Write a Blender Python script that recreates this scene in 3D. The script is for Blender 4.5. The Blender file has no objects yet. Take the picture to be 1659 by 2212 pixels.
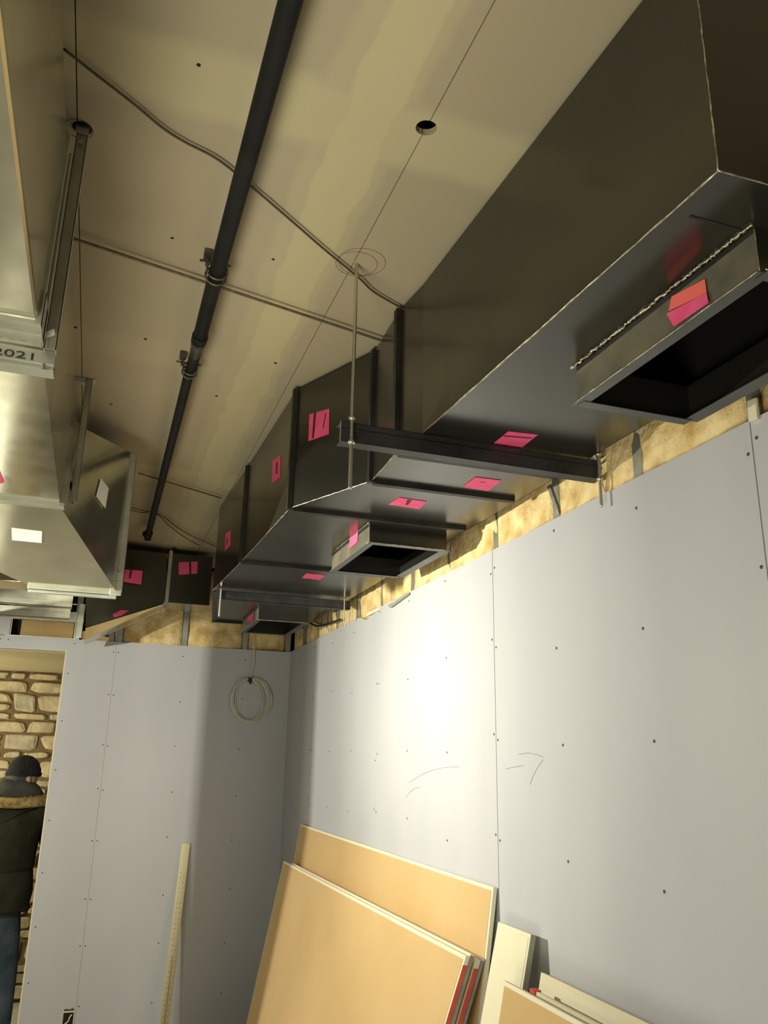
import bpy, bmesh, math, random
from mathutils import Vector, Matrix, noise

# ------------------------------------------------------------------ camera
SC = bpy.context.scene
COL = SC.collection
H = 1.74                                   # eye height above the floor, metres
F_PX, CX, CY = 1772.35, 829.5, 1106.0
M = Matrix(((0.94514919, -0.32609568, 0.01883148),
            (0.11113605, 0.26683122, -0.95731389),
            (0.30715109, 0.9068973, 0.2884363)))
cam_d = bpy.data.cameras.new('camera')
cam = bpy.data.objects.new('camera', cam_d)
COL.objects.link(cam)
R3 = Matrix((M[0], -M[1], -M[2])).transposed()
cam.matrix_world = Matrix.Translation((0, 0, H)) @ R3.to_4x4()
cam_d.sensor_fit = 'VERTICAL'
cam_d.sensor_height = 36.0
cam_d.lens = F_PX * 36.0 / 2212.0
cam_d.clip_start = 0.02
SC.camera = cam

# ------------------------------------------------------------------ world, lamps, exposure
W = bpy.data.worlds.new('world')
SC.world = W
W.use_nodes = True
W.node_tree.nodes['Background'].inputs[0].default_value = (0.9, 0.85, 0.7, 1)
W.node_tree.nodes['Background'].inputs[1].default_value = 0.05
SC.view_settings.view_transform = 'Standard'
SC.view_settings.look = 'None'
SC.view_settings.gamma = 1.0
SC.view_settings.use_curve_mapping = False
SC.view_settings.exposure = 0.0


def area_lamp(name, loc, aim, size, power, color, sy=None, spread=None):
    d = bpy.data.lights.new(name, 'AREA')
    d.energy = power
    d.color = color
    d.size = size
    if sy:
        d.shape = 'RECTANGLE'
        d.size_y = sy
    if spread:
        d.spread = math.radians(spread)
    o = bpy.data.objects.new(name, d)
    COL.objects.link(o)
    o.location = loc
    o.rotation_euler = (Vector(aim) - Vector(loc)).to_track_quat('-Z', 'Y').to_euler()
    return o


LAMP = (1.0, 0.945, 0.74)
# work lamp standing to the left at about 2 m, turned towards the right hand wall
area_lamp('work_lamp', (-1.2, 3.0, H + 0.40), (1.24, 4.1, H + 0.1), 0.04, 54, LAMP, spread=170)
area_lamp('work_lamp_beam', (-1.2, 3.0, H + 0.40), (1.24, 3.0, H + 0.33), 0.04, 7, LAMP, spread=60)
# added fill behind and left of the camera, bounced off the floor
area_lamp('floor_bounce_fill', (-1.9, -0.6, 1.6), (-1.4, 0.6, 0.0), 0.5, 22, LAMP)
area_lamp('ceiling_fill', (-1.0, 0.5, 0.5), (-0.4, 2.0, 3.0), 1.2, 31, LAMP, spread=130)  # added soft fill, lights the ceiling from below
# lamp of the room beyond the door
area_lamp('far_room_lamp', (-1.7, 6.2, 1.5), (-0.5, 7.0, 1.6), 0.4, 26, (1.0, 0.88, 0.62))

# ------------------------------------------------------------------ helpers
AX = {'x': 0, 'y': 1, 'z': 2}


def ray(px, py):
    d = Vector(((px - CX) / F_PX, (py - CY) / F_PX, 1.0))
    return M.transposed() @ d


def at(px, py, ax, v):
    """Survey: where the sight line through a photo pixel meets the plane ax = v (z measured from the floor)."""
    d = ray(px, py)
    i = AX[ax]
    t = ((v - H) if i == 2 else v) / d[i]
    return Vector((0, 0, H)) + d * t


def on_plane(px, py, p0, n):
    d = ray(px, py)
    o = Vector((0, 0, H))
    return o + d * ((Vector(p0) - o).dot(n) / d.dot(n))


def P(x, y, z):
    return Vector((x, y, H + z))


MATS = {}


def principled(name, color, rough=0.6, metal=0.0, spec=0.5):
    m = bpy.data.materials.new(name)
    m.use_nodes = True
    b = m.node_tree.nodes['Principled BSDF']
    b.inputs['Base Color'].default_value = (*color, 1)
    b.inputs['Roughness'].default_value = rough
    b.inputs['Metallic'].default_value = metal
    b.inputs['Specular IOR Level'].default_value = spec
    MATS[name] = m
    return m


def N(m, t, **kw):
    n = m.node_tree.nodes.new(t)
    for k, v in kw.items():
        if k.startswith('i_'):
            n.inputs[int(k[2:])].default_value = v
        else:
            setattr(n, k, v)
    return n


def L(m, a, b):
    m.node_tree.links.new(a, b)


def mottle(m, c1, c2, scale=3.0, lo=0.35, hi=0.65, stretch=(1, 1, 1), detail=4.0, rough=None, bump=None, bump_scale=40):
    """two-tone noise on the base colour, optional roughness range and fine relief"""
    b = m.node_tree.nodes['Principled BSDF']
    tc = N(m, 'ShaderNodeTexCoord')
    mp = N(m, 'ShaderNodeMapping')
    mp.inputs['Scale'].default_value = stretch
    L(m, tc.outputs['Object'], mp.inputs[0])
    nz = N(m, 'ShaderNodeTexNoise')
    nz.inputs['Scale'].default_value = scale
    nz.inputs['Detail'].default_value = detail
    L(m, mp.outputs[0], nz.inputs['Vector'])
    cr = N(m, 'ShaderNodeValToRGB')
    cr.color_ramp.elements[0].position = lo
    cr.color_ramp.elements[1].position = hi
    cr.color_ramp.elements[0].color = (*c1, 1)
    cr.color_ramp.elements[1].color = (*c2, 1)
    L(m, nz.outputs[0], cr.inputs[0])
    L(m, cr.outputs[0], b.inputs['Base Color'])
    if rough:
        nr = N(m, 'ShaderNodeTexNoise')
        nr.inputs['Scale'].default_value = scale * 2.3
        nr.inputs['Detail'].default_value = 6.0
        L(m, mp.outputs[0], nr.inputs['Vector'])
        mr = N(m, 'ShaderNodeMapRange')
        mr.inputs['From Min'].default_value = 0.3
        mr.inputs['From Max'].default_value = 0.7
        mr.inputs['To Min'].default_value = rough[0]
        mr.inputs['To Max'].default_value = rough[1]
        L(m, nr.outputs[0], mr.inputs[0])
        L(m, mr.outputs[0], b.inputs['Roughness'])
    if bump:
        nb = N(m, 'ShaderNodeTexNoise')
        nb.inputs['Scale'].default_value = bump_scale
        nb.inputs['Detail'].default_value = 5.0
        L(m, mp.outputs[0], nb.inputs['Vector'])
        bp = N(m, 'ShaderNodeBump')
        bp.inputs['Strength'].default_value = bump
        bp.inputs['Distance'].default_value = 0.01
        L(m, nb.outputs[0], bp.inputs['Height'])
        L(m, bp.outputs[0], b.inputs['Normal'])
    return m


board = mottle(principled('lavender_board_paper', (.5, .5, .6), 0.5, spec=0.35),
               (.50, .515, .57), (.55, .565, .615), 2.2, stretch=(1, 1, .35), bump=.03, bump_scale=300)
board_edge = principled('gypsum_edge', (.86, .80, .62), .8)
joint_gap = principled('joint_gap', (.10, .10, .12), .8)
brown_board = mottle(principled('brown_board_paper', (.6, .4, .2), .75, spec=.25),
                     (.60, .42, .20), (.68, .48, .25), 1.5, bump=.03, bump_scale=250)
white_board = mottle(principled('cream_board_paper', (.8, .77, .6), .7), (.80, .77, .58), (.86, .82, .66), 3)
grey_edge = mottle(principled('grey_board_edge', (.3, .31, .27), .7), (.26, .27, .24), (.36, .37, .31), 20)
red_tape = mottle(principled('red_edge_tape', (.7, .1, .08), .5), (.62, .08, .06), (.75, .14, .10), 14)
black_steel = mottle(principled('black_steel', (.1, .1, .09), .3, 0.85),
                     (.085, .085, .075), (.125, .122, .105), 1.1, .25, .75, rough=(.19, .26))
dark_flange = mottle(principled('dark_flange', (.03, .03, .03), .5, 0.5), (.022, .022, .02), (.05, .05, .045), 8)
strut_black = mottle(principled('black_strut', (.03, .03, .03), .45, 0.4), (.028, .028, .03), (.055, .055, .058), 10)
weld = mottle(principled('weld_bead', (.7, .66, .5), .35, .8), (.34, .32, .24), (.85, .80, .62), 60)
galv = mottle(principled('galvanised_steel', (.6, .62, .55), .3, .9),
              (.54, .53, .42), (.66, .65, .53), 6, .3, .7, rough=(.15, .22), detail=2)
galv_dull = mottle(principled('galvanised_stud', (.5, .5, .45), .4, .7),
                   (.42, .43, .37), (.55, .56, .49), 9, rough=(.35, .5))
lit_collar_steel = mottle(principled('lit_collar_steel', (.25, .24, .18), .4, .6), (.20, .20, .165), (.30, .27, .19), 9, rough=(.35, .5))  # rust tint, lightened to paint lamplight on the collars' left faces
zinc = principled('zinc_rod', (.62, .60, .52), .35, .9)
rod_old = mottle(principled('dull_rod', (.2, .17, .1), .55, .5), (.16, .135, .08), (.24, .20, .13), 60)
pipe_m = mottle(principled('black_pipe', (.02, .022, .022), .6, .0, spec=.2), (.010, .011, .011), (.018, .019, .019), 12)
pipe_grey = mottle(principled('pipe_fitting', (.1, .1, .09), .45, .6), (.07, .07, .06), (.2, .19, .16), 30)
cable_dark = principled('dark_cable', (.09, .075, .045), .6)
cable_black = principled('black_cable', (.015, .015, .015), .5)
cable_white = principled('white_cable', (.72, .70, .58), .5)
pink = mottle(principled('pink_paper', (.8, .07, .2), .7), (.80, .075, .22), (.86, .11, .27), 20)
pink_orange = principled('pink_orange_paper', (.9, .16, .14), .7)
white_paper = principled('white_paper', (.85, .83, .74), .7)
marker = principled('marker_ink', (.06, .01, .02), .6)
ink = principled('black_ink', (.02, .02, .02), .6)
wool = mottle(principled('mineral_wool', (.6, .44, .2), .95, spec=.1),
              (.56, .38, .14), (.88, .72, .40), 14, .3, .62, detail=8, bump=.8, bump_scale=60)
wood_brown = mottle(principled('brown_backing', (.5, .33, .15), .8), (.52, .34, .15), (.60, .42, .2), 4)
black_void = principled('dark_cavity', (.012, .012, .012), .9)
floor_m = mottle(principled('concrete', (.3, .28, .24), .8), (.42, .40, .34), (.52, .49, .42), 2, bump=.1)
plain_wall = mottle(principled('grey_wall', (.45, .45, .42), .8), (.42, .42, .40), (.5, .5, .46), 1.5)
tan_paint = mottle(principled('tan_soffit', (.5, .44, .26), .8), (.48, .42, .24), (.54, .48, .29), 2)
stone_m = mottle(principled('limestone', (.5, .43, .28), .9, spec=.2), (.38, .32, .19), (.60, .52, .34), 9, bump=.6, bump_scale=35)
stone_m2 = mottle(principled('limestone_grey', (.45, .41, .3), .9, spec=.2), (.34, .31, .21), (.52, .47, .34), 9, bump=.6, bump_scale=35)
mortar = mottle(principled('mortar', (.17, .12, .06), .95, spec=.1), (.13, .095, .045), (.21, .155, .08), 12, bump=.5)
cream_strip = principled('cream_strip', (.80, .74, .50), .5)
strip_hole = principled('strip_hole', (.22, .22, .2), .8)
beanie_m = mottle(principled('black_knit', (.012, .012, .014), .95), (.008, .008, .01), (.02, .02, .024), 60, bump=.5, bump_scale=150)
jacket_m = mottle(principled('dark_olive_cloth', (.03, .03, .018), .9, spec=.2), (.022, .022, .013), (.04, .04, .024), 8, bump=.3, bump_scale=20)
hood_m = mottle(principled('charcoal_cloth', (.05, .05, .05), .9), (.045, .045, .045), (.075, .075, .07), 10, bump=.3, bump_scale=30)
jeans_m = mottle(principled('blue_denim', (.05, .075, .1), .85, spec=.2), (.04, .06, .085), (.085, .11, .14), 9, bump=.4, bump_scale=20)
fur_m = mottle(principled('tan_fur', (.4, .28, .1), .95), (.26, .17, .06), (.56, .42, .18), 30, bump=1, bump_scale=80)
skin_m = principled('skin', (.55, .33, .22), .5)


# ceiling: unpainted board with bands of joint compound
def ceiling_material():
    m = principled('ceiling_board', (.6, .5, .35), .85, spec=.2)
    b = m.node_tree.nodes['Principled BSDF']
    geo = N(m, 'ShaderNodeNewGeometry')
    sep = N(m, 'ShaderNodeSeparateXYZ')
    L(m, geo.outputs['Position'], sep.inputs[0])
    nz = N(m, 'ShaderNodeTexNoise')
    nz.inputs['Scale'].default_value = 7.0
    nz.inputs['Detail'].default_value = 3.0
    L(m, geo.outputs['Position'], nz.inputs['Vector'])

    def math_(op, a, v=None, b2=None):
        n = N(m, 'ShaderNodeMath', operation=op)
        L(m, a, n.inputs[0])
        if b2 is not None:
            L(m, b2, n.inputs[1])
        elif v is not None:
            n.inputs[1].default_value = v
        return n.outputs[0]
    wob = math_('MULTIPLY', math_('SUBTRACT', nz.outputs[0], .5), .055)

    def band(comp, centre, half, soft=.006, lim=None):
        d = math_('ABSOLUTE', math_('SUBTRACT', math_('ADD', sep.outputs[comp], b2=wob), centre))
        mr = N(m, 'ShaderNodeMapRange')
        mr.inputs['From Min'].default_value = half + soft
        mr.inputs['From Max'].default_value = half - soft
        L(m, d, mr.inputs[0])
        out = mr.outputs[0]
        if lim is not None:
            c2, lo, hi = lim
            g = math_('MULTIPLY', math_('GREATER_THAN', sep.outputs[c2], lo), b2=math_('LESS_THAN', sep.outputs[c2], hi))
            out = math_('MULTIPLY', out, b2=g)
        return out
    masks = [band(0, .395, .058), math_('MULTIPLY', band(0, .385, .092, .01), .45),
             math_('MULTIPLY', band(1, 1.34, .085, .02), .75), math_('MULTIPLY', band(1, 3.76, .12, .02), .55),
             math_('MULTIPLY', band(1, 2.52, .09, .03, lim=(0, -1, .35)), .25), math_('MULTIPLY', band(0, -.9, .1, .02), .6)]
    s = masks[0]
    for k in masks[1:]:
        s = math_('MAXIMUM', s, b2=k)
    cr = N(m, 'ShaderNodeMix', data_type='RGBA')
    cr.inputs['A'].default_value = (.50, .43, .31, 1)
    cr.inputs['B'].default_value = (.63, .56, .36, 1)
    L(m, s, cr.inputs['Factor'])
    n2 = N(m, 'ShaderNodeTexNoise')
    n2.inputs['Scale'].default_value = 1.7
    L(m, geo.outputs['Position'], n2.inputs['Vector'])
    mx = N(m, 'ShaderNodeMix', data_type='RGBA', blend_type='MULTIPLY')
    mx.inputs['Factor'].default_value = 1
    r2 = N(m, 'ShaderNodeValToRGB')
    r2.color_ramp.elements[0].position = .3
    r2.color_ramp.elements[0].color = (.90, .93, .92, 1)
    r2.color_ramp.elements[1].position = .7
    r2.color_ramp.elements[1].color = (1, 1, 1, 1)
    L(m, n2.outputs[0], r2.inputs[0])
    L(m, cr.outputs['Result'], mx.inputs['A'])
    L(m, r2.outputs[0], mx.inputs['B'])
    L(m, mx.outputs['Result'], b.inputs['Base Color'])
    return m


ceil_m = ceiling_material()


class MB:
    """collects shapes and links them as one mesh object"""
    def __init__(s):
        s.v, s.f, s.sm = [], [], []

    def add(s, vs, fs, smooth=False):
        b = len(s.v)
        s.v += [Vector(v) for v in vs]
        s.f += [tuple(i + b for i in f) for f in fs]
        s.sm += [smooth] * len(fs)
        return s

    def box(s, a, b):
        x0, x1 = sorted((a[0], b[0])); y0, y1 = sorted((a[1], b[1])); z0, z1 = sorted((a[2], b[2]))
        return s.add([(x0, y0, z0), (x1, y0, z0), (x1, y1, z0), (x0, y1, z0), (x0, y0, z1), (x1, y0, z1), (x1, y1, z1), (x0, y1, z1)],
                     [(0, 3, 2, 1), (4, 5, 6, 7), (0, 1, 5, 4), (1, 2, 6, 5), (2, 3, 7, 6), (3, 0, 4, 7)])

    def slab(s, quad, off):
        """polygon extruded by the vector off"""
        n = len(quad)
        q = [Vector(p) for p in quad]
        off = Vector(off)
        return s.add(q + [p + off for p in q],
                     [tuple(range(n))[::-1], tuple(range(n, 2 * n))] + [(i, (i + 1) % n, (i + 1) % n + n, i + n) for i in range(n)])

    def tube(s, pts, r, n=8, cap=True, closed=False):
        pts = [Vector(p) for p in pts]
        k = len(pts)
        rr = r if isinstance(r, (list, tuple)) else [r] * k
        vs = []
        up = None
        for i, p in enumerate(pts):
            if closed:
                t = pts[(i + 1) % k] - pts[i - 1]
            else:
                t = pts[min(i + 1, k - 1)] - pts[max(i - 1, 0)]
            t.normalize()
            if up is None:
                up = Vector((0, 0, 1)) if abs(t.z) < .9 else Vector((1, 0, 0))
            a = t.cross(up)
            a.normalize()
            b = a.cross(t)
            up = b
            for j in range(n):
                an = 2 * math.pi * j / n
                vs.append(p + (a * math.cos(an) + b * math.sin(an)) * rr[i])
        fs = []
        for i in range(k if closed else k - 1):
            for j in range(n):
                i2 = (i + 1) % k
                fs.append((i * n + j, i * n + (j + 1) % n, i2 * n + (j + 1) % n, i2 * n + j))
        if cap and not closed:
            fs.append(tuple(range(n))[::-1])
            fs.append(tuple((k - 1) * n + j for j in range(n)))
        return s.add(vs, fs, True)

    def build(s, name, mat, parent=None, bevel=0, origin=None):
        me = bpy.data.meshes.new(name)
        if origin is None and parent is None and s.v:
            origin = Vector((sum(v.x for v in s.v), sum(v.y for v in s.v), 0)) / len(s.v)
            origin.z = min(v.z for v in s.v)
        o0 = Vector(origin) if origin is not None else Vector((0, 0, 0))
        off = o0
        if parent is not None:
            off = Vector(WL[parent.name])
            o0 = Vector((0, 0, 0))
        me.from_pydata([v - off for v in s.v], [], s.f)
        me.update()
        for p, k in zip(me.polygons, s.sm):
            p.use_smooth = k
        me.materials.append(mat)
        bm = bmesh.new()
        bm.from_mesh(me)
        bmesh.ops.recalc_face_normals(bm, faces=bm.faces)
        bm.to_mesh(me)
        bm.free()
        o = bpy.data.objects.new(name, me)
        COL.objects.link(o)
        if parent is not None:
            o.parent = parent
            WL[o.name] = WL[parent.name]
        else:
            o.location = o0
            WL[o.name] = tuple(o0)
        if bevel:
            md = o.modifiers.new('bevel', 'BEVEL')
            md.width = bevel
            md.segments = 2
            md.limit_method = 'ANGLE'
        return o


WL = {}


def tag(o, label=None, cat=None, group=None, kind=None):
    if label: o['label'] = label
    if cat: o['category'] = cat
    if group: o['group'] = group
    if kind: o['kind'] = kind
    return o


def empty(name, loc, label=None, cat=None, group=None, kind=None):
    o = bpy.data.objects.new(name, None)
    COL.objects.link(o)
    o.location = loc
    o.empty_display_size = .1
    WL[o.name] = tuple(loc)
    return tag(o, label, cat, group, kind)


def part(name, mat, parent, fn, bevel=0, label=None, kind=None):
    m = MB()
    fn(m)
    o = m.build(name, mat, parent, bevel)
    if label: o['label'] = label
    if kind: o['kind'] = kind
    return o


def arc(pts, k=8):
    """Catmull-Rom through the points"""
    pts = [Vector(p) for p in pts]
    out = []
    for i in range(len(pts) - 1):
        p0, p1, p2, p3 = pts[max(i - 1, 0)], pts[i], pts[i + 1], pts[min(i + 2, len(pts) - 1)]
        for j in range(k):
            t = j / k
            out.append(.5 * ((2 * p1) + (p2 - p0) * t + (2 * p0 - 5 * p1 + 4 * p2 - p3) * t * t + (3 * p1 - p0 - 3 * p2 + p3) * t ** 3))
    out.append(pts[-1])
    return out


RND = random.Random(7)
XW, YE, ZT, ZC = 1.242, 5.62, H + .70, H + 1.25       # right wall face, end wall face, top of the boards, ceiling

# ------------------------------------------------------------------ room shell
o = MB().box((-3.6, -3.1, -.1), (1.6, 8.0, 0)).build('floor', floor_m); tag(o, kind='structure')
ceil = empty('ceiling', (0, 2, ZC), kind='structure')


def ceil_piece(x0, x1, y0, y1, hole=None):
    # one board of the ceiling, with a real round hole when asked
    m = MB()
    g = .0012
    x0 += g; x1 -= g
    if not hole:
        m.box((x0, y0, ZC), (x1, y1, ZC + .016))
    else:
        hx, hy, r, side = hole
        n = 10
        # half round bite out of the side towards the line x = hx
        if side > 0:      # board lies at x > hx
            pts = [(x1, y0), (x1, y1), (x0, y1), (x0, hy + r)] + [(x0 + r * math.sin(math.pi * k / n), hy + r * math.cos(math.pi * k / n)) for k in range(1, n)] + [(x0, hy - r), (x0, y0)]
        else:
            pts = [(x0, y1), (x0, y0), (x1, y0), (x1, hy - r)] + [(x1 - r * math.sin(math.pi * k / n), hy - r * math.cos(math.pi * k / n)) for k in range(1, n)] + [(x1, hy + r), (x1, y1)]
        m.slab([(x, y, ZC) for x, y in pts], (0, 0, .016))
    m.build('ceiling_board', ceil_m, ceil)


CL, CR_ = -.168, .515
# boards either side of the two long lines, cut round the hanger holes
for a, b, ho in ((-3.1, 1.0, None), (1.0, 2.1, (CR_, 1.297, .021, 1)), (2.1, 5.75, None)):
    ceil_piece(CR_, 1.6, a, b, ho)
for a, b, h1 in ((-3.1, 1.0, None), (1.0, 2.1, (CR_, 1.297, .021, -1)), (2.1, 5.75, None)):
    ceil_piece(CL, CR_, a, b, h1)
ceil_piece(-3.6, CL, -3.1, 5.75)
part('ceiling_deck', black_void, ceil, lambda m: m.box((-3.6, -3.1, ZC + .08), (1.6, 5.75, ZC + .1)))
holes = MB()
for px, py in ((429, 140), (372, 514), (314, 732), (240, 873), (595, 784), (468, 855), (163, 707), (590, 560)):
    p = at(px, py, 'z', ZC)
    r = .0042 if py < 600 else .0055
    holes.tube([p + Vector((0, 0, -.0008)), p + Vector((0, 0, .004))], r, 8)
o = holes.build('screw_hole', black_void, ceil); o['kind'] = 'stuff'

# pencil rings drawn round the hangers
rings = MB()
for x, y, r in ((.524, 1.813, .055), (.535, 1.80, .062), (-.165, 1.55, .028)):
    rings.tube([(x + r * math.cos(k * math.pi / 20), y + r * math.sin(k * math.pi / 20), ZC - .0004) for k in range(40)], .0006, 4, closed=True)
rings.build('pencil_ring', cable_dark, ceil)

tag(MB().box((-3.7, -3.2, 0), (1.7, -3.1, 3.2)).build('wall_back', plain_wall), kind='structure')
tag(MB().box((-3.7, -3.1, 0), (-3.6, 5.75, 3.2)).build('wall_left', plain_wall), kind='structure')

# ---- right wall: studs, wool, boards
wr = empty('wall_right', (XW, 2, 0), kind='structure')
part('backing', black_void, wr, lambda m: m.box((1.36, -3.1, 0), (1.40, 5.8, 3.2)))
edges = [-1.17, .05, 1.27, 2.49, 3.71, 4.93, 5.62]
for a, b in zip(edges[:-1], edges[1:]):
    g = .0035 if b in (1.27, 2.49) else .0006
    g2 = .0035 if a in (1.27, 2.49) else .0006
    y0, y1 = a + g2 / 2, b - g / 2
    if a == 3.71:
        # top edge of this one is torn away near its right end
        q = [(XW, y0, 0), (XW, y1, 0), (XW, y1, ZT), (XW, 3.66 + .05 + .38, ZT), (XW, 4.02, ZT - .004), (XW, 3.92, ZT - .03), (XW, y0, ZT - .012)]
        part('wall_board', board, wr, lambda m: m.slab(q, (.0127, 0, 0)))
    else:
        part('wall_board', board, wr, lambda m: m.box((XW, y0, 0), (XW + .0127, y1, ZT)))
    part('board_rim', board_edge, wr, lambda m: m.box((XW + .0015, y0, ZT - (.013 if a == 3.71 else 0)), (XW + .0125, y1 if a != 3.71 else 3.92, ZT + .0008)))
# back board of the room behind the camera
part('wall_board', board, wr, lambda m: m.box((XW, -3.1, 0), (XW + .0127, -1.171, ZT)))

stud_y = [1.27 + .4065 * k for k in range(-4, 11)]
stud_y = [y for y in stud_y if y < 5.5] + [5.56]


def stud(m, y):
    m.box((1.2555, y - .017, 0), (1.2567, y + .017, 3.0))
    m.box((1.2555, y - .018, 0), (1.345, y - .0165, 3.0))
    m.box((1.3438, y - .017, 0), (1.345, y + .017, 3.0))


for y in stud_y:
    part('stud', galv_dull, wr, lambda m: stud(m, y))


def batt(m, p00, p10, p01, p11, nrm, seed, amp=.012, nu=14, nv=8):
    """lumpy batt of mineral wool between four corners"""
    vs, fs = [], []
    for j in range(nv + 1):
        for i in range(nu + 1):
            u, v = i / nu, j / nv
            p = p00.lerp(p10, u).lerp(p01.lerp(p11, u), v)
            e = min(u, 1 - u, 1) * 5
            k = min(1, e)
            d = noise.noise(p * 14 + Vector((seed, 0, 0))) * amp + noise.noise(p * 45) * amp * .45
            vs.append(p + nrm * (d + amp * (k - .6)))
    for j in range(nv):
        for i in range(nu):
            a = j * (nu + 1) + i
            fs.append((a, a + 1, a + nu + 2, a + nu + 1))
    n = len(vs)
    vs += [v - nrm * .06 for v in vs]
    fs += [tuple(x + n for x in f[::-1]) for f in fs]
    rim = [i for i in range(nu + 1)] + [(j + 1) * (nu + 1) - 1 for j in range(1, nv + 1)] + [nv * (nu + 1) + i for i in range(nu - 1, -1, -1)] + [j * (nu + 1) for j in range(nv - 1, 0, -1)]
    for a, b in zip(rim, rim[1:] + rim[:1]):
        fs.append((a, b, b + n, a + n))
    m.add(vs, fs, True)


ys = stud_y
for i in range(len(ys) - 1):
    a, b = ys[i] + .019, ys[i + 1] - .019
    if b - a < .05:
        continue
    z0, z1 = ZT - .001, ZC - .03
    sag = RND.uniform(-.03, .03)
    x = 1.252 + RND.uniform(0, .004)
    if 3.6 < a < 4.2:
        z0 = ZT - .05; x = 1.266
    if i + 1 not in (4, 6, 9): b += .034
    if i not in (4, 6, 9): a -= .034
    if 4.7 < a < 4.95:
        b -= .10        # the cables come down through this gap
    part('insulation_batt', wool, wr, lambda m: batt(m, Vector((x, a, z0)), Vector((x, b, z0)), Vector((x, a + RND.uniform(0, .02), z1)), Vector((x, b - RND.uniform(0, .03), z1)), Vector((-1, 0, 0)), i * 3.1))

# screws in rows down every stud
sm = MB()


def screw_y(y, z, dx=0):
    sm.tube([(XW + .003, y + dx, z), (XW - .0012, y + dx, z)], .0042, 6)


for y in [1.27 + .4065 * k for k in range(-3, 11)]:
    for k in range(9):
        z = ZT - .055 - k * .30 + RND.uniform(-.03, .03)
        seam = any(abs(y - e) < .01 for e in edges)
        if seam:
            screw_y(y, z, -.014)
            screw_y(y, z + RND.uniform(-.03, .03), .014)
        else:
            screw_y(y, z, RND.uniform(-.008, .008))
o = sm.build('screw', joint_gap, wr); o['kind'] = 'stuff'
# pencil scribbles and scuffs on the boards
pm = MB()
for pts in (((885, 1690), (900, 1680), (925, 1667), (955, 1659), (992, 1656)), ((876, 1722), (885, 1712), (895, 1704), (907, 1700)),
            ((1119, 1630), (1140, 1627), (1158, 1630), (1173, 1636)), ((1092, 1662), (1105, 1658), (1130, 1654)),
            ((1173, 1641), (1160, 1660), (1150, 1680), (1145, 1695))):
    pm.tube(arc([at(x, y, 'x', XW - .0006) for x, y in pts], 5), .0008, 4)
pm.build('pencil_mark', mottle(principled('pencil', (.3, .3, .32), .7), (.26, .26, .28), (.4, .4, .42), 30), wr)
# factory tape running down the joint of the first board in the corner
part('backing_strip', joint_gap, wr, lambda m: (m.box((XW + .0128, 1.24, 0), (XW + .0134, 1.30, ZT)), m.box((XW + .0128, 2.46, 0), (XW + .0134, 2.52, ZT))))

# ---- end wall with the door opening
we = empty('wall_end', (0, YE, 0), kind='structure')
XD = -.2095                   # right jamb of the opening
ZD = H + .622                 # head of the opening
T = .0127
part('wall_board', board, we, lambda m: m.box((.0925, YE, 0), (XW, YE + T, ZT - .004)))
part('wall_board', board, we, lambda m: m.slab([(.0915, YE, 0), (XD, YE, 0), (XD, YE, ZD), (-1.3, YE, ZD), (-1.3, YE, ZT - .006), (.0915, YE, ZT - .004)], (0, T, 0)))
part('wall_board', board, we, lambda m: m.box((-1.301, YE, 0), (-2.52, YE + T, ZT)))
part('wall_board', board, we, lambda m: m.box((-2.521, YE, 0), (-3.6, YE + T, ZT)))
part('wall_board', board, we, lambda m: m.box((-.555, YE, ZT - .0), (-1.30, YE + T, ZT + .155)), label='offcut of board filling the frame above the door')
part('board_rim', board_edge, we, lambda m: (m.box((XD - .003, YE - .001, 0), (XD + .0035, YE + T, ZD + .003)), m.box((XD, YE + .0012, ZD - .002), (-1.3, YE + T, ZD + .0006)), m.box((XW, YE + .001, ZT - .004), (-1.3, YE + T, ZT - .003))))
part('jamb', plain_wall, we, lambda m: (m.box((XD - .001, YE + T, 0), (XD + .09, YE + .12, ZD)), m.box((XD, YE + T, ZD), (-1.3, YE + .12, ZD + .05)), m.box((-1.3, YE + T, 0), (-1.35, YE + .12, ZD + .05))))
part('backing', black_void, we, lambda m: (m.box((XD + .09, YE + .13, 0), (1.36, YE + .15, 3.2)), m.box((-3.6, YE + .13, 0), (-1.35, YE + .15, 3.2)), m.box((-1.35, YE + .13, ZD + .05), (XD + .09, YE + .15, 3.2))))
esx = [-1.35, -.95, -.565, -.16, .055, .105, .52, .925, 1.225]


def estud(m, x):
    m.box((x - .017, YE + T + .0006, 0 if x > XD else ZD + .05), (x + .017, YE + T + .002, 2.985))
    m.box((x - .018, YE + T + .0006, 0 if x > XD else ZD + .05), (x - .0165, YE + .11, 2.985))


for x in esx:
    part('stud', galv_dull, we, lambda m: estud(m, x))
for i, (a, b, f) in enumerate(((.125, .50, 0), (.54, .905, 0), (.945, 1.205, .02), (.075, .088, .0))):
    y = YE + T + .01 + f
    part('insulation_batt', wool, we, lambda m: batt(m, Vector((b, y, ZT - .12)), Vector((a, y, ZT - .12)), Vector((b, y, ZC - .03)), Vector((a, y, ZC - .03)), Vector((0, -1, 0)), 40 + i * 2.7, .016))
part('backing_board', wood_brown, we, lambda m: m.box((-.50, YE + .09, ZD + .06), (-.185, YE + .10, ZT + .16)), label='brown board seen through the open frame')
part('backing_board', wood_brown, we, lambda m: m.slab([(-.13, YE + .06, ZT - .02), (.045, YE + .06, ZT - .02), (.045, YE + .06, ZT + .03), (-.10, YE + .06, ZT + .045), (-.105, YE + .06, ZT + .06), (-.13, YE + .06, ZT + .06)], (0, .01, 0)))
part('track', galv_dull, we, lambda m: (m.box((-.58, YE + .004, ZT - .004), (-.155, YE + .09, ZT + .002)), m.box((-.56, YE - .002, ZT + .105), (-.165, YE + .04, ZT + .17))))
sm = MB()


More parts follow.
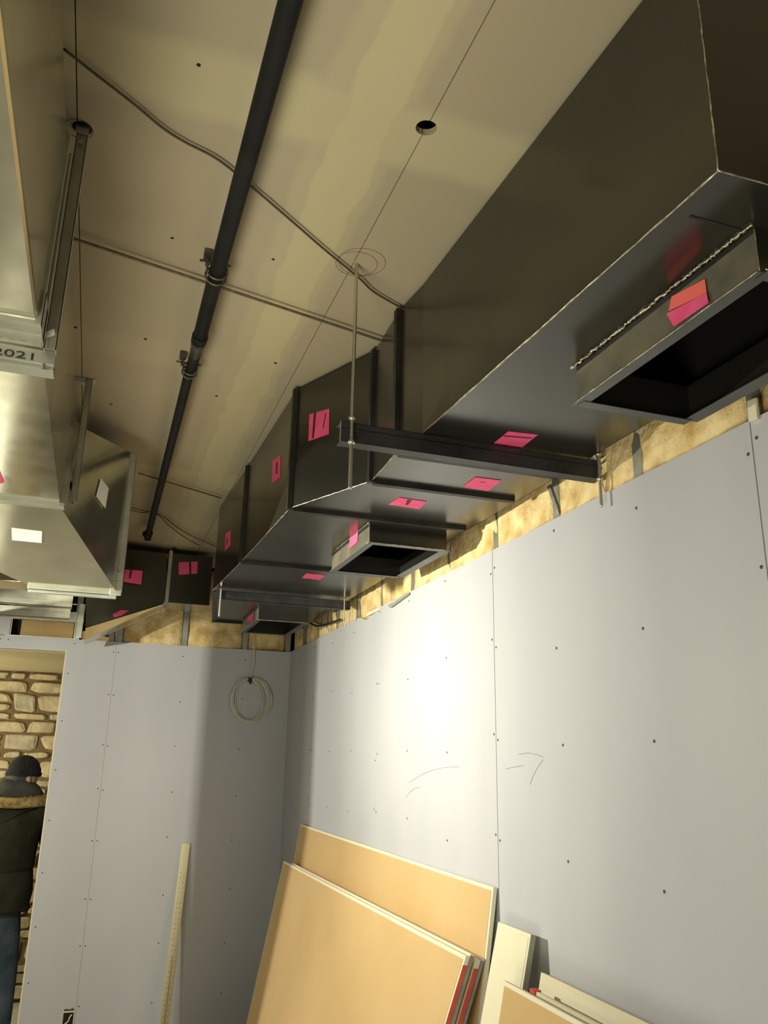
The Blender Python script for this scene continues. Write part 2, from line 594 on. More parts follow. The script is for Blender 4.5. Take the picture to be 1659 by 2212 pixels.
def screw_x(x, z):
    sm.tube([(x, YE + .003, z), (x, YE - .0012, z)], .0042, 6)


for x in (.0915, .52, .925):
    for k in range(9):
        z = ZT - .05 - k * .29 + RND.uniform(-.03, .03)
        if x < .1:
            screw_x(x - .015, z); screw_x(x + .015, z + RND.uniform(-.01, .01))
        else:
            screw_x(x + RND.uniform(-.006, .006), z)
for k in range(8):
    screw_x(XD + .028, ZT - .22 - k * .29)
for x, dz in ((-.165, .03), (-.555, .03), (-.60, .028)):
    screw_x(x, ZT - dz)
o = sm.build('screw', joint_gap, we); o['kind'] = 'stuff'

# ---- room beyond the door
wf = empty('wall_far', (-.5, 7.2, 0), kind='structure')
ZF = H + .618
part('mortar', mortar, wf, lambda m: m.box((-3.0, 7.22, 0), (1.2, 7.35, 3.2)))
part('soffit', tan_paint, wf, lambda m: m.box((-3.0, YE + .12, ZF), (1.2, 7.35, ZF + .04)))
part('side_panel', plain_wall, wf, lambda m: (m.box((-3.05, YE + .12, 0), (-3.0, 7.35, 3.2)), m.box((1.2, YE + .15, 0), (1.25, 7.35, 3.2))))
z = ZF - .01
row = 0
while z > .1:
    hgt = RND.choice((.06, .10, .13, .15, .17))
    x = -1.75 + RND.uniform(0, .2)
    while x < .15:
        wd = RND.uniform(.10, .30) * (1.15 if hgt > .08 else 1)
        sub = [(z, hgt)]
        if hgt > .12 and RND.random() < .3:
            c = RND.uniform(.4, .6)
            sub = [(z, hgt * c), (z - hgt * c, hgt * (1 - c))]
        for zt, hh in sub:
            gx, gz = .006, .005
            a, b, c0, d = x + gx, x + wd - gx, zt - hh + gz, zt - gz
            m = MB()
            n = 12
            cxm, czm = (a + b) / 2, (c0 + d) / 2
            out = []
            ee = RND.uniform(.22, .6)
            sk = RND.uniform(-.12, .12)
            for k in range(n):
                t = 2 * math.pi * (k + .5) / n
                cs, sn = math.cos(t), math.sin(t)
                e = ee
                ux = math.copysign(abs(cs) ** e, cs); uz = math.copysign(abs(sn) ** e, sn)
                out.append((cxm + (ux + sk * uz) * (b - a) / 2 * RND.uniform(.86, 1.0), czm + (uz + sk * ux) * (d - c0) / 2 * RND.uniform(.82, 1.0)))
            pr = RND.uniform(.012, .03)
            ring0 = [Vector((p[0], 7.225, p[1])) for p in out]
            ring1 = [Vector((p[0], 7.22 - pr * .6, p[1])) for p in out]
            ring2 = [Vector((cxm + (p[0] - cxm) * .85, 7.22 - pr + RND.uniform(-.003, .003), czm + (p[1] - czm) * .8)) for p in out]
            fs = [(k, (k + 1) % n, n + (k + 1) % n, n + k) for k in range(n)] + [(n + k, n + (k + 1) % n, 2 * n + (k + 1) % n, 2 * n + k) for k in range(n)] + [tuple(2 * n + k for k in range(n))]
            m.add(ring0 + ring1 + ring2, fs)
            m.build('stone', RND.choice((stone_m, stone_m, stone_m2)), wf)
        x += wd
    z -= hgt

# ---- work light stand out of view, shade added to keep light off the ceiling
wl = empty('work_light', (-1.22, 3.0, 0), 'work light with an added top shade on a thin stand, left of the door', 'lamp')
part('shade', dark_flange, wl, lambda m: (m.box((-1.30, 2.70, H + .452), (-1.03, 3.34, H + .456)), m.box((-1.30, 2.90, H + .33), (-1.27, 3.10, H + .452))), kind=None)
part('pole', dark_flange, wl, lambda m: m.tube([(-1.285, 3.0, .02), (-1.285, 3.0, H + .35)], .012, 8))
for k in range(3):
    part('leg', dark_flange, wl, lambda m: m.tube([(-1.285, 3.0, .35), (-1.285 + .35 * math.cos(k * 2.09), 3.0 + .35 * math.sin(k * 2.09), .01)], .009, 6))

# ---- unseen column added on the left to throw the dark stripe into the corner
col = MB().box((-.60, 3.558, 0), (-.47, 3.841, 2.30)).build('shadow_column', plain_wall)
tag(col, kind='structure')

# ------------------------------------------------------------------ the black trunk duct on the right
ZB, ZTOP = H + .80, H + 1.232
St = {}
for k, px in dict(A0=(1552, 368), A1=(913, 935), C=(803, 1038), D=(627, 1097), E=(522, 1212), F=(460, 1275)).items():
    St[k] = at(*px, 'z', ZB)
XR = 1.205
St['B'] = Vector((.700, 1.965, ZB))
trunk = empty('black_steel_duct', (.95, 2.5, ZB), 'long black welded steel duct along the right wall below the ceiling', 'duct')


def duct_section(m, a, b, hole=None, zb0=None, zb1=None):
    (xa, ya), (xb, yb) = (a.x, a.y), (b.x, b.y)
    za = ZB if zb0 is None else zb0
    zb = ZB if zb1 is None else zb1
    t = .0015
    m.slab([(xa, ya, za), (xb, yb, zb), (xb, yb, ZTOP), (xa, ya, ZTOP)], (t, 0, 0))
    m.slab([(XR, ya, za), (XR, yb, zb), (XR, yb, ZTOP), (XR, ya, ZTOP)], (-t, 0, 0))
    m.slab([(xa, ya, ZTOP), (xb, yb, ZTOP), (XR, yb, ZTOP), (XR, ya, ZTOP)], (0, 0, -t))
    if not hole:
        m.slab([(xa, ya, za), (xb, yb, zb), (XR, yb, zb), (XR, ya, za)], (0, 0, t))
    else:
        x0, x1, y0, y1 = hole
        zl = lambda y: za + (zb - za) * (y - ya) / (yb - ya)
        xl = lambda y: xa + (xb - xa) * (y - ya) / (yb - ya)
        m.slab([(xl(ya), ya, za), (xl(y0), y0, zl(y0)), (XR, y0, zl(y0)), (XR, ya, za)], (0, 0, t))
        m.slab([(xl(y1), y1, zl(y1)), (xb, yb, zb), (XR, yb, zb), (XR, y1, zl(y1))], (0, 0, t))
        m.slab([(xl(y0), y0, zl(y0)), (xl(y1), y1, zl(y1)), (x0, y1, zl(y1)), (x0, y0, zl(y0))], (0, 0, t))
        m.slab([(x1, y0, zl(y0)), (x1, y1, zl(y1)), (XR, y1, zl(y1)), (XR, y0, zl(y0))], (0, 0, t))


C1 = (.880, 1.160, .845, 1.352)
C2 = (.848, 1.143, 2.66, 3.15)
C3 = (.795, 1.075, 4.47, 4.98)
order = ['A0', 'A1', 'B', 'C', 'D', 'E', 'F']
part('duct_section', black_steel, trunk, lambda m: duct_section(m, St['A0'], St['A1'], C1))
part('duct_section', black_steel, trunk, lambda m: duct_section(m, St['A1'], St['B']))
part('duct_section', black_steel, trunk, lambda m: duct_section(m, St['B'], St['C']))
part('duct_section', black_steel, trunk, lambda m: duct_section(m, St['C'], St['D']))
part('duct_section', black_steel, trunk, lambda m: duct_section(m, St['D'], St['E'], C2))
part('duct_section', black_steel, trunk, lambda m: duct_section(m, St['E'], St['F']))
St['G'] = at(458, 1340, 'z', ZB)
part('duct_section', black_steel, trunk, lambda m: duct_section(m, St['F'], St['G'], C3))
part('end_plate', black_steel, trunk, lambda m: m.box((St['G'].x, St['G'].y, ZB), (XR, St['G'].y + .002, ZTOP)))
part('end_plate', black_steel, trunk, lambda m: m.box((St['A0'].x, St['A0'].y - .002, ZB), (XR, St['A0'].y, ZTOP)))


def flange(m, p, w=.022, th=.022, l=True):
    x, y = p.x, p.y
    m.box((x - w * .55, y - th / 2, ZB - w * .3), (x + .004, y + th / 2, ZTOP))
    m.box((x + .006, y - th / 2, ZB - w * .55), (XR - .02, y + th / 2, ZB + .004))


for k in ('B', 'C', 'D', 'E'):
    part('joint_flange', dark_flange, trunk, lambda m: flange(m, St[k]))
part('joint_flange', dark_flange, trunk, lambda m: (m.slab([St['F'] + Vector((0, .02, -.001)), St['G'] + Vector((0, 0, -.001)), St['G'] + Vector((.030, 0, -.001)), St['F'] + Vector((.024, .02, -.001))], (0, 0, -.004)),
     m.box((St['G'].x, St['G'].y - .02, ZB - .012), (XR, St['G'].y, ZB - .0005))))
part('cross_seam', dark_flange, trunk, lambda m: m.box((St['A0'].x + .03, .858, ZB - .0012), (XR, .863, ZB)))


def bead(m, a, b, r=.0018, n=40, jit=.0006):
    a, b = Vector(a), Vector(b)
    pts = [a.lerp(b, i / n) + Vector((RND.uniform(-jit, jit), RND.uniform(-jit, jit), RND.uniform(-jit, jit))) for i in range(n + 1)]
    m.tube(pts, [r * RND.uniform(.6, 1.35) for _ in pts], 5)


for a, b in zip(order[:-1], order[1:]):
    part('weld_seam', weld, trunk, lambda m: bead(m, St[a] + Vector((0, 0, -.0005)), St[b] + Vector((0, 0, -.0005)), .0017))
part('weld_seam', weld, trunk, lambda m: bead(m, St['A0'], (St['A0'].x, St['A0'].y, ZTOP), .0013))
part('weld_seam', weld, trunk, lambda m: bead(m, St['A0'], (XR, St['A0'].y, ZB), .0013))


def collar(parent, c, zlow, ztop, flare=.028):
    x0, x1, y0, y1 = c
    t = .0015
    cl = part('outlet_collar', black_steel, parent, lambda m: (
        m.box((x0, y0, zlow), (x0 + t, y1, ztop)), m.box((x1 - t, y0, zlow), (x1, y1, ztop)),
        m.box((x0, y0, zlow), (x1, y0 + t, ztop)), m.box((x0, y1 - t, zlow), (x1, y1, ztop))))
    f = flare
    part('collar_lit_face', lit_collar_steel, cl, lambda m: m.box((x0 - .0008, y0, zlow + .0003), (x0 - .0002, y1, ztop - .013)))  # lighter tone stands in for lamplight on this face
    part('collar_gap_shade', dark_flange, cl, lambda m: m.box((x0 - .001, y0, ztop - .013), (x0, y1, ztop - .0015)))  # dark strip painted for the shaded gap under the collar weld
    part('collar_flange', mottle(principled('flange_grey', (.1, .1, .1), .4, .6), (.10, .105, .10), (.15, .155, .15), 6) if 'flange_grey' not in MATS else MATS['flange_grey'], cl, lambda m: (
        m.box((x0 - f * .15, y0 - .002, zlow - t), (x0 + f * .75, y1 + .018, zlow)), m.box((x1 - f * .75, y0, zlow - t), (x1 + f * .5, y1 - .004, zlow)),
        m.box((x0 + f * .2, y1 - f * .4, zlow - t - .0016), (x1 - f * .2, y1 + f * .55, zlow - .0016)), m.box((x0 + f * .2, y0 - f * .4, zlow - t - .0016), (x1 - f * .2, y0 + f * .5, zlow - .0016))))
    part('flange_edge', weld, cl, lambda m: (bead(m, (x0 - f * .15, y0, zlow), (x0 - f * .15, y1 + .018, zlow), .0011, 20, .0002), bead(m, (x0, y0, zlow), (x0, y0, ztop), .001, 8, .0002), bead(m, (x0, y0 - f * .4, zlow - .002), (x1, y0 - f * .4, zlow - .002), .0012, 20, .0002)))
    return cl


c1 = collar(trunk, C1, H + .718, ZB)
part('weld_bead', weld, c1, lambda m: bead(m, (C1[0] - .006, C1[2] - .004, ZB - .001), (C1[0] - .006, C1[3] + .012, ZB - .001), .0026, 120, .0017))
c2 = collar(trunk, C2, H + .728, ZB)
part('weld_bead', weld, c2, lambda m: bead(m, (C2[0] - .004, C2[2], ZB - .001), (C2[0] - .004, C2[3] + .01, ZB - .001), .0016, 80, .001))
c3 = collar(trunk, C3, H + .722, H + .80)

# ---- trapeze hangers under the trunk


def channel(m, a, b, h, w, t=.002, lip=.012):
    """open channel standing on its side from a to b (along x), web towards -y"""
    y = a[1]
    m.slab([(a[0], y, a[2]), (b[0], b[1], b[2]), (b[0], b[1], b[2] + h), (a[0], y, a[2] + h)], (0, t, 0))
    for zz in (0, h - t):
        m.slab([(a[0], y, a[2] + zz), (b[0], b[1], b[2] + zz), (b[0], b[1] + w, b[2] + zz), (a[0], y + w, a[2] + zz)], (0, 0, t))
    m.slab([(a[0], y + w, a[2]), (b[0], b[1] + w, b[2]), (b[0], b[1] + w, b[2] + lip), (a[0], y + w, a[2] + lip)], (0, -t, 0))
    m.slab([(a[0], y - .003, a[2] + h * .52), (b[0], b[1] - .003, b[2] + h * .52), (b[0], b[1] - .003, b[2] + h * .62), (a[0], y - .003, a[2] + h * .62)], (0, .004, 0))


def rod(m, x, y, z0, z1, r=.0048, x1=None, y1=None, pitch=.007):
    n = int((z1 - z0) / pitch * 2)
    x1 = x if x1 is None else x1
    y1 = y if y1 is None else y1
    pts = [Vector((x + (x1 - x) * i / n, y + (y1 - y) * i / n, z0 + (z1 - z0) * i / n)) for i in range(n + 1)]
    m.tube(pts, [r * (1.08 if i % 2 else .9) for i in range(n + 1)], 8)


t1 = empty('trapeze_hanger', (.88, 1.83, H + .74), 'black channel carrying the steel duct on two rods, nearest the camera', 'hanger', 'trapeze hangers under the black duct')
part('channel', strut_black, t1, lambda m: channel(m, (.497, 1.81, H + .745), (1.232, 1.80, H + .738), .052, .04))
part('channel_end', zinc, t1, lambda m: m.box((.4955, 1.809, H + .745), (.4972, 1.813, H + .797)))
part('threaded_rod', zinc, t1, lambda m: rod(m, .522, 1.80, H + .62, ZC + .03, x1=.524, y1=1.812))
part('threaded_rod', zinc, t1, lambda m: rod(m, 1.218, 1.79, H + .655, H + .83))
for x, z in ((.522, H + .737), (.522, H + .800), (1.218, H + .729), (1.218, H + .80)):
    part('nut', zinc, t1, lambda m: m.tube([(x, 1.80 if x < 1 else 1.79, z), (x, 1.80 if x < 1 else 1.79, z + .008)], .009, 6))
t2 = empty('trapeze_hanger', (.88, 4.2, H + .74), 'black channel under the far end of the steel duct, above the coil of cable', 'hanger', 'trapeze hangers under the black duct')
part('channel', strut_black, t2, lambda m: channel(m, (.512, 4.06, H + .745), (1.20, 4.06, H + .742), .043, .04))
part('threaded_rod', zinc, t2, lambda m: rod(m, .528, 4.05, H + .655, H + .797))
part('threaded_rod', zinc, t2, lambda m: rod(m, 1.165, 4.05, H + .675, H + .80, r=.003))

# ------------------------------------------------------------------ duct crossing along the end wall
YC = 5.10
cd = empty('cross_duct', (.2, YC + .15, H + .9), 'dark duct crossing the end wall, joining both duct runs', 'duct')
part('duct_section', black_steel, cd, lambda m: m.box((.345, YC, H + .888), (.600, YC + .3, H + 1.195)))
TZ = [at(360, 1195, 'y', YC), at(360, 1301, 'y', YC), at(185, 1357, 'y', YC), at(185, 1185, 'y', YC)]
part('transition', black_steel, cd, lambda m: m.slab([(TZ[0].x, YC, TZ[0].z), (TZ[1].x, YC, TZ[1].z), (TZ[2].x, YC - .02, TZ[2].z), (TZ[3].x, YC - .02, TZ[0].z)], (0, .30, 0)))
part('transition_underside', galv, cd, lambda m: m.slab([(TZ[1].x + .006, YC + .004, TZ[1].z - .002), (TZ[2].x, YC - .016, TZ[2].z - .002), (TZ[2].x, YC + .02, TZ[2].z - .065), (TZ[1].x - .02, YC + .02, TZ[1].z - .012)], (0, .25, 0)))
part('joint_flange', galv_dull, cd, lambda m: (m.box((.332, YC - .012, H + .875), (.352, YC + .31, H + 1.21)), m.box((.325, YC - .02, H + .845), (.352, YC - .004, H + .885))))

# ------------------------------------------------------------------ galvanised duct run on the left
XL, XLL = -.173, -.90
LB, LT = H + .745, H + 1.142
gd = empty('galvanised_duct', (-.5, 1.5, LB), 'large shiny galvanised duct at the left edge of the view', 'duct')


def boxduct(m, x0, x1, y0, y1, z0, z1):
    m.box((x0, y0, z0), (x1, y1, z1))


part('duct_section', galv, gd, lambda m: boxduct(m, XLL, XL, -.3, 1.447, LB, LT), bevel=.006)


def tilted(m, ya, yb0, yb1, x0=XLL, x1=XL):
    vs = [(x0, ya, LB), (x1, ya, LB), (x1, yb0, LB), (x0, yb0, LB), (x0, ya, LT), (x1, ya, LT), (x1, yb1, LT), (x0, yb1, LT)]
    m.add(vs, [(0, 3, 2, 1), (4, 5, 6, 7), (0, 1, 5, 4), (1, 2, 6, 5), (2, 3, 7, 6), (3, 0, 4, 7)])


part('duct_section', galv, gd, lambda m: tilted(m, 1.521, 2.65, 2.96))
# first joint: two flanges with cleats, a tab sticking out
part('joint_flange', galv_dull, gd, lambda m: (m.box((XLL, 1.447, LB - .010), (XL + .006, 1.461, LT + .01)), m.box((XLL, 1.505, LB - .010), (XL + .006, 1.521, LT + .01)), m.box((XLL, 1.461, LB - .004), (XL + .002, 1.505, LB - .001))))
part('corner_cleat', galv_dull, gd, lambda m: (m.box((XL + .004, 1.44, LB - .012), (XL + .006, 1.53, LB + .06)), ))
part('tilted_flange', galv_dull, gd, lambda m: (
    m.slab([(XL, 2.65, LB), (XL + .014, 2.65, LB - .010), (XL + .014, 2.97, LT + .01), (XL, 2.96, LT)], (0, .03, 0)),
    m.slab([(XLL, 2.634, LB), (XL + .014, 2.634, LB), (XL + .014, 2.634, LB - .012), (XLL, 2.634, LB - .012)], (0, .04, 0))))
# offset fitting that runs down to the frame
FZ0, FZ1 = H + .571, H + 1.139
fx0, fx1 = -.279, .036
FY = 3.203


def offset_fit(m):
    a = [(XLL, 2.68, LB), (XL, 2.68, LB), (XL, 2.98, LT), (XLL, 2.98, LT)]
    b = [(fx0, FY, FZ0 + .012), (fx1 - .006, FY, FZ0 + .012), (fx1 - .006, FY, FZ1), (fx0, FY, FZ1)]
    m.add(a + b, [(0, 1, 5, 4), (2, 3, 7, 6), (3, 0, 4, 7), (3, 2, 1, 0), (4, 5, 6, 7)])
    k = 10
    P0, P1, P2, P3 = map(Vector, (a[1], b[1], b[2], a[2]))
    vs = [P0.lerp(P1, i / k).lerp(P3.lerp(P2, i / k), j / k) for j in range(k + 1) for i in range(k + 1)]
    m.add(vs, [(j * (k + 1) + i, j * (k + 1) + i + 1, (j + 1) * (k + 1) + i + 1, (j + 1) * (k + 1) + i) for j in range(k) for i in range(k)], True)


part('offset_fitting', galv, gd, offset_fit)
part('groove', dark_flange, gd, lambda m: (m.box((fx0 + .004, FY - .0055, FZ0 + .026), (fx1 - .03, FY - .0045, FZ0 + .029)), m.box((fx0 + .004, FY - .0005, FZ0 - .002), (fx1 - .03, FY + .001, FZ0 + .001))))


def frame(m, y0, y1, grow=.0):
    w = .034
    m.box((fx1 - .004, y0, FZ0 + .02), (fx1 + .010 + grow, y1, FZ1 - .005))
    m.box((fx0, y0, FZ0 - grow), (fx1 - .004, y1, FZ0 + .012))
    m.box((fx0, y0, FZ1 - .012), (fx1, y1, FZ1 + .004))


part('frame_flange', galv_dull, gd, lambda m: (frame(m, FY, FY + .03), m.box((fx0, FY - .004, FZ0 + .0), (fx1, FY + .002, FZ0 + .040))), bevel=.002)
part('frame_flange', galv_dull, gd, lambda m: (frame(m, FY + .042, FY + .075, .004), m.box((fx1 - .03, FY - .006, FZ0 - .002), (fx1 + .012, FY + .002, FZ0 + .055)), m.box((fx1 - .028, FY - .006, FZ0 + .05), (fx1 + .01, FY + .004, FZ1))), bevel=.002)
part('duct_section', galv, gd, lambda m: m.add([(fx0, FY + .075, FZ0 + .02), (fx1 - .008, FY + .075, FZ0 + .02), (fx1 - .008, FY + .075, FZ1), (fx0, FY + .075, FZ1), (fx0, 5.06, H + .93), (.0, 5.06, H + .93), (.0, 5.06, H + 1.19), (fx0, 5.06, H + 1.19)], [(0, 1, 2, 3), (4, 5, 6, 7), (0, 1, 5, 4), (1, 2, 6, 5), (2, 3, 7, 6), (3, 0, 4, 7)]))  # hidden run to the cross duct, added to block light to the ceiling
part('screw_head', weld, gd, lambda m: m.tube([(fx1 - .008, FY - .006, FZ0 + .085), (fx1 - .008, FY - .01, FZ0 + .085)], .0045, 6))

# plenum further left and its bars
gp = empty('galvanised_plenum', (-.8, 4.2, H + .8), 'galvanised duct behind the first one, at the left edge above the door', 'duct')
part('plenum_body', galv, gp, lambda m: m.box((-1.4, 4.0, H + .79), (-.36, 4.55, H + 1.05)))
part('plenum_flange', galv, gp, lambda m: (m.box((-1.4, 3.97, H + .775), (-.345, 4.0, H + .80)), m.box((-1.4, 3.975, H + .735), (-.335, 3.985, H + .775))), bevel=.002)
for lab, px, gg in (('upper galvanised channel end above the door, with a screw sticking out', (at(0, 1290, 'y', 4.0), at(155, 1313, 'y', 4.0), .062), 1),
                    ('lower galvanised bar under the channel above the door', (at(0, 1325, 'y', 4.0), at(150, 1336, 'y', 4.0), .046), 2)):
    a, b, hh = px
    e = empty('hanger_channel', ((a.x + b.x) / 2, 4.0, b.z), lab, 'channel')
    dy = 0 if gg == 1 else .012
    part('channel_web', galv_dull, e, lambda m: (m.slab([(-1.2, 4.0 + dy, a.z - .015), (b.x, 4.0 + dy, b.z), (b.x, 4.0 + dy, b.z + hh), (-1.2, 4.0 + dy, a.z - .015 + hh)], (0, .002, 0)),
         m.slab([(-1.2, 4.0 + dy, a.z - .015), (b.x, 4.0 + dy, b.z), (b.x, 4.04 + dy, b.z), (-1.2, 4.04 + dy, a.z - .015)], (0, 0, .002)),
         m.slab([(-1.2, 3.996 + dy, a.z + .008), (b.x, 3.996 + dy, b.z + .022), (b.x, 3.996 + dy, b.z + .026), (-1.2, 3.996 + dy, a.z + .012)], (0, .004, 0))))
    if gg == 1:
        part('screw', zinc, e, lambda m: m.tube([(b.x - .01, 4.02, b.z + .02), (b.x + .02, 4.02, b.z + .021)], .003, 6))
# short post hanging between bar and frame
sp = MB()
p0, p1 = at(178, 1305, 'y', 5.0), at(172, 1378, 'y', 5.0)
sp.box((p0.x - .018, 5.0, p1.z), (p0.x + .016, 5.002, p0.z)); sp.box((p0.x - .018, 5.0, p1.z), (p0.x - .016, 5.035, p0.z))
sp.box((p0.x - .020, 4.998, p1.z + .09), (p0.x + .018, 5.0, p1.z + .105))
tag(sp.build('hanger_post', galv_dull), 'short galvanised stud hanging upright under the dark cross duct', 'stud')

# ---- hangers of the left duct
th = empty('strut_hanger', (-.5, 1.5, H + .68), 'galvanised strut with inked digits under the left duct, nearest its joint', 'hanger')
zs = H + .706
part('strut', galv_dull, th, lambda m: (m.box((-.95, 1.570, zs), (-.147, 1.572, zs + .022)), m.box((-.95, 1.570, zs - .001), (-.147, 1.610, zs + .001)), m.box((-.95, 1.608, zs), (-.147, 1.610, zs + .022)),
     m.box((-.95, 1.567, zs + .009), (-.147, 1.571, zs + .012))), bevel=.0008)
part('rod_end', zinc, th, lambda m: (m.box((-.168, 1.565, zs - .003), (-.165, 1.569, zs + .008)), m.box((-.168, 1.565, zs - .004), (-.157, 1.569, zs - .002))))
# the upright stud that carries it


def hang_stud(m, x, y, z0, z1):
    m.box((x - .011, y, z0), (x + .011, y + .0015, z1))
    m.box((x - .011, y, z0), (x - .0095, y + .02, z1))
    m.box((x + .0095, y, z0), (x + .011, y + .02, z1))
    m.box((x - .006, y - .001, z0), (x - .004, y, z1))


hs = empty('hanger_stud', (-.142, 1.53, H + .70), 'galvanised stud hanging from the round ceiling hole at top left', 'stud', 'studs hanging beside the left duct')
part('stud_body', galv_dull, hs, lambda m: hang_stud(m, -.156, 1.54, H + .735, ZC - .004))
part('hole_rim', black_void, ceil, lambda m: m.tube([(-.158, 1.545, ZC - .001), (-.158, 1.545, ZC + .004)], .020, 14))
part('bracket', zinc, hs, lambda m: (m.box((-.170, 1.535, ZC - .022), (-.145, 1.539, ZC - .002)), m.box((-.160, 1.53, ZC - .05), (-.152, 1.539, ZC - .042))))
hs2 = empty('hanger_stud', (-.150, 2.83, H + .75), 'galvanised stud hanging beside the second section of the left duct', 'stud', 'studs hanging beside the left duct')
part('stud_body', galv_dull, hs2, lambda m: hang_stud(m, -.143, 2.80, H + .80, ZC - .002))
part('bent_tab', galv_dull, hs2, lambda m: (m.slab([(-.19, 2.80, ZC - .001), (-.12, 2.80, ZC - .001), (-.125, 2.83, ZC - .006), (-.16, 2.84, ZC - .012), (-.19, 2.82, ZC - .006)], (0, 0, -.002)),))

# ------------------------------------------------------------------ pipe under the ceiling
ZP = H + 1.19
pp = empty('sprinkler_pipe', (.18, 2, ZP), 'long black pipe running along under the ceiling', 'pipe')
q0, q1, q2, q3, q4, q5 = [at(x, y, 'z', ZP) for x, y in ((628, 0), (468, 590), (430, 735), (423, 765), (410, 800), (320, 1155))]
d0 = (q0 - q1).normalized()
part('pipe_length', pipe_m, pp, lambda m: m.tube([q0 + d0 * 3.5, q0, q1, q2], .0205, 20))
part('pipe_length', pipe_m, pp, lambda m: m.tube([q3, q4, q5], .0165, 20))
part('coupling', pipe_m, pp, lambda m: m.tube([q2 + d0 * .03, q2 + d0 * .028, q2 - d0 * .005], .0235, 20))
part('coupling', pipe_grey, pp, lambda m: m.tube([q2 - d0 * .004, q2 - d0 * .03, q2 - d0 * .032, q3 - d0 * .0], [.021, .021, .0195, .0195], 20))
for q, r in ((q1, .0205), (q4, .0165)):
    def clamp(m):
        for s in (-.014, .014):
            ring = [q + d0 * s + Vector((math.cos(k * math.pi / 12) * (r + .006), 0, math.sin(k * math.pi / 12) * (r + .006))) for k in range(24)]
            m.tube(ring, .003, 5, closed=True)
        m.box((q.x - .03, q.y - .006, q.z + r), (q.x - .022, q.y + .012, ZC - .001))
        m.box((q.x - .036, q.y - .014, ZC - .022), (q.x - .016, q.y + .014, ZC - .002))
        m.tube([(q.x - .045, q.y, q.z + r + .008), (q.x + .034, q.y, q.z + r + .008)], .003, 6)
        m.box((q.x + .02, q.y - .004, q.z + r * .3), (q.x + .026, q.y + .006, ZC - .012))
    part('pipe_clamp', pipe_grey, pp, clamp)
part('end_fitting', pipe_m, pp, lambda m: (m.tube([q5 + d0 * .05, q5 - d0 * .03], .023, 16), m.tube([q5, q5 + Vector((-.03, 0, .005))], .014, 12), m.tube([q5 - d0 * .01, q5 - d0 * .01 + Vector((0, 0, -.03))], .018, 14)))
part('valve_stub', zinc, pp, lambda m: m.tube([q5 + Vector((-.028, 0, .002)), q5 + Vector((-.038, 0, .002))], .008, 8))

# ------------------------------------------------------------------ threaded rod and cables below the ceiling
ZR = H + 1.228
ra, rb = at(154, 514, 'z', ZR), at(832, 738, 'z', ZR)
mm = MB()
n = 330
mm.tube([ra.lerp(rb, i / n) for i in range(n + 1)], [.0046 if i % 2 else .0036 for i in range(n + 1)], 8)
tag(mm.build('threaded_rod', rod_old), 'long threaded rod crossing under the black pipe at its first clamp', 'rod')
ra, rb = at(299, 1022, 'z', ZR), at(478, 1076, 'z', ZR)
mm = MB()
n = 150
mm.tube([ra.lerp(rb, i / n) for i in range(n + 1)], [.0042 if i % 2 else .0034 for i in range(n + 1)], 8)
tag(mm.build('threaded_rod', rod_old), 'thin threaded rod under the far part of the ceiling, running to the black duct', 'rod')


def cable(name, pts, zz, r, mat, label, cat='cable', group=None):
    m = MB()
    m.tube(arc([at(x, y, 'z', zz) for x, y in pts], 6), r, 8)
    return tag(m.build(name, mat), label, cat, group)


cable('ceiling_cable', ((138, 106), (200, 155), (290, 225), (350, 275), (400, 307), (470, 344), (540, 400), (640, 486), (700, 538), (775, 600), (810, 632), (880, 672)), ZC - .012, .0028, cable_dark,
      'loose dark cable drooping across the ceiling from top left to the black duct')
cable('ceiling_cable', ((280, 1096), (305, 1102), (345, 1112), (385, 1140), (420, 1160), (465, 1180)), ZC - .02, .0026, cable_dark,
      'upper of two thin dark cables under the ceiling near the pipe end')
cable('ceiling_cable', ((280, 1101), (305, 1107), (335, 1108), (365, 1135), (395, 1158), (430, 1178)), ZC - .024, .0026, cable_dark,
      'lower of two thin dark cables under the ceiling near the pipe end')

# coil of white cable on the end wall
YK = YE - .03
co = empty('cable_coil', at(545, 1512, 'y', YK), 'coil of white cable hanging on the end wall near the corner', 'cable')


def lead(m):
    m.tube(arc([at(*p, 'y', y) for p, y in (((545, 1366), YE - .02), ((548, 1395), YE - .03), ((549, 1425), YK), ((545, 1450), YK), ((540, 1466), YK))], 6), .0032, 8)


part('cable_lead', cable_white, co, lead)
for i, (cx, cy, rx, ry, a) in enumerate(((541, 1512, 40, 46, .0), (543, 1513, 44, 48, .12), (537, 1511, 33, 45, -.05), (534, 1512, 32, 48, -.12), (547, 1512, 38, 49, .2))):
    def loop(m):
        pts = []
        for k in range(36):
            t = 2 * math.pi * k / 36
            ux, uy = rx * math.cos(t), ry * math.sin(t)
            pts.append(at(cx + ux * math.cos(a) - uy * math.sin(a), cy + ux * math.sin(a) + uy * math.cos(a), 'y', YK + .006 * (i - 2)))
        m.tube(pts, .0032, 8, closed=True)
    part('cable_loop', cable_white, co, loop)
kt = at(540, 1468, 'y', YK - .01)
part('cable_tie', cable_black, co, lambda m: (m.box(kt + Vector((-.012, -.01, -.014)), kt + Vector((.012, .02, .012))), m.box(kt + Vector((-.004, -.012, -.03)), kt + Vector((.010, .0, -.01)))))

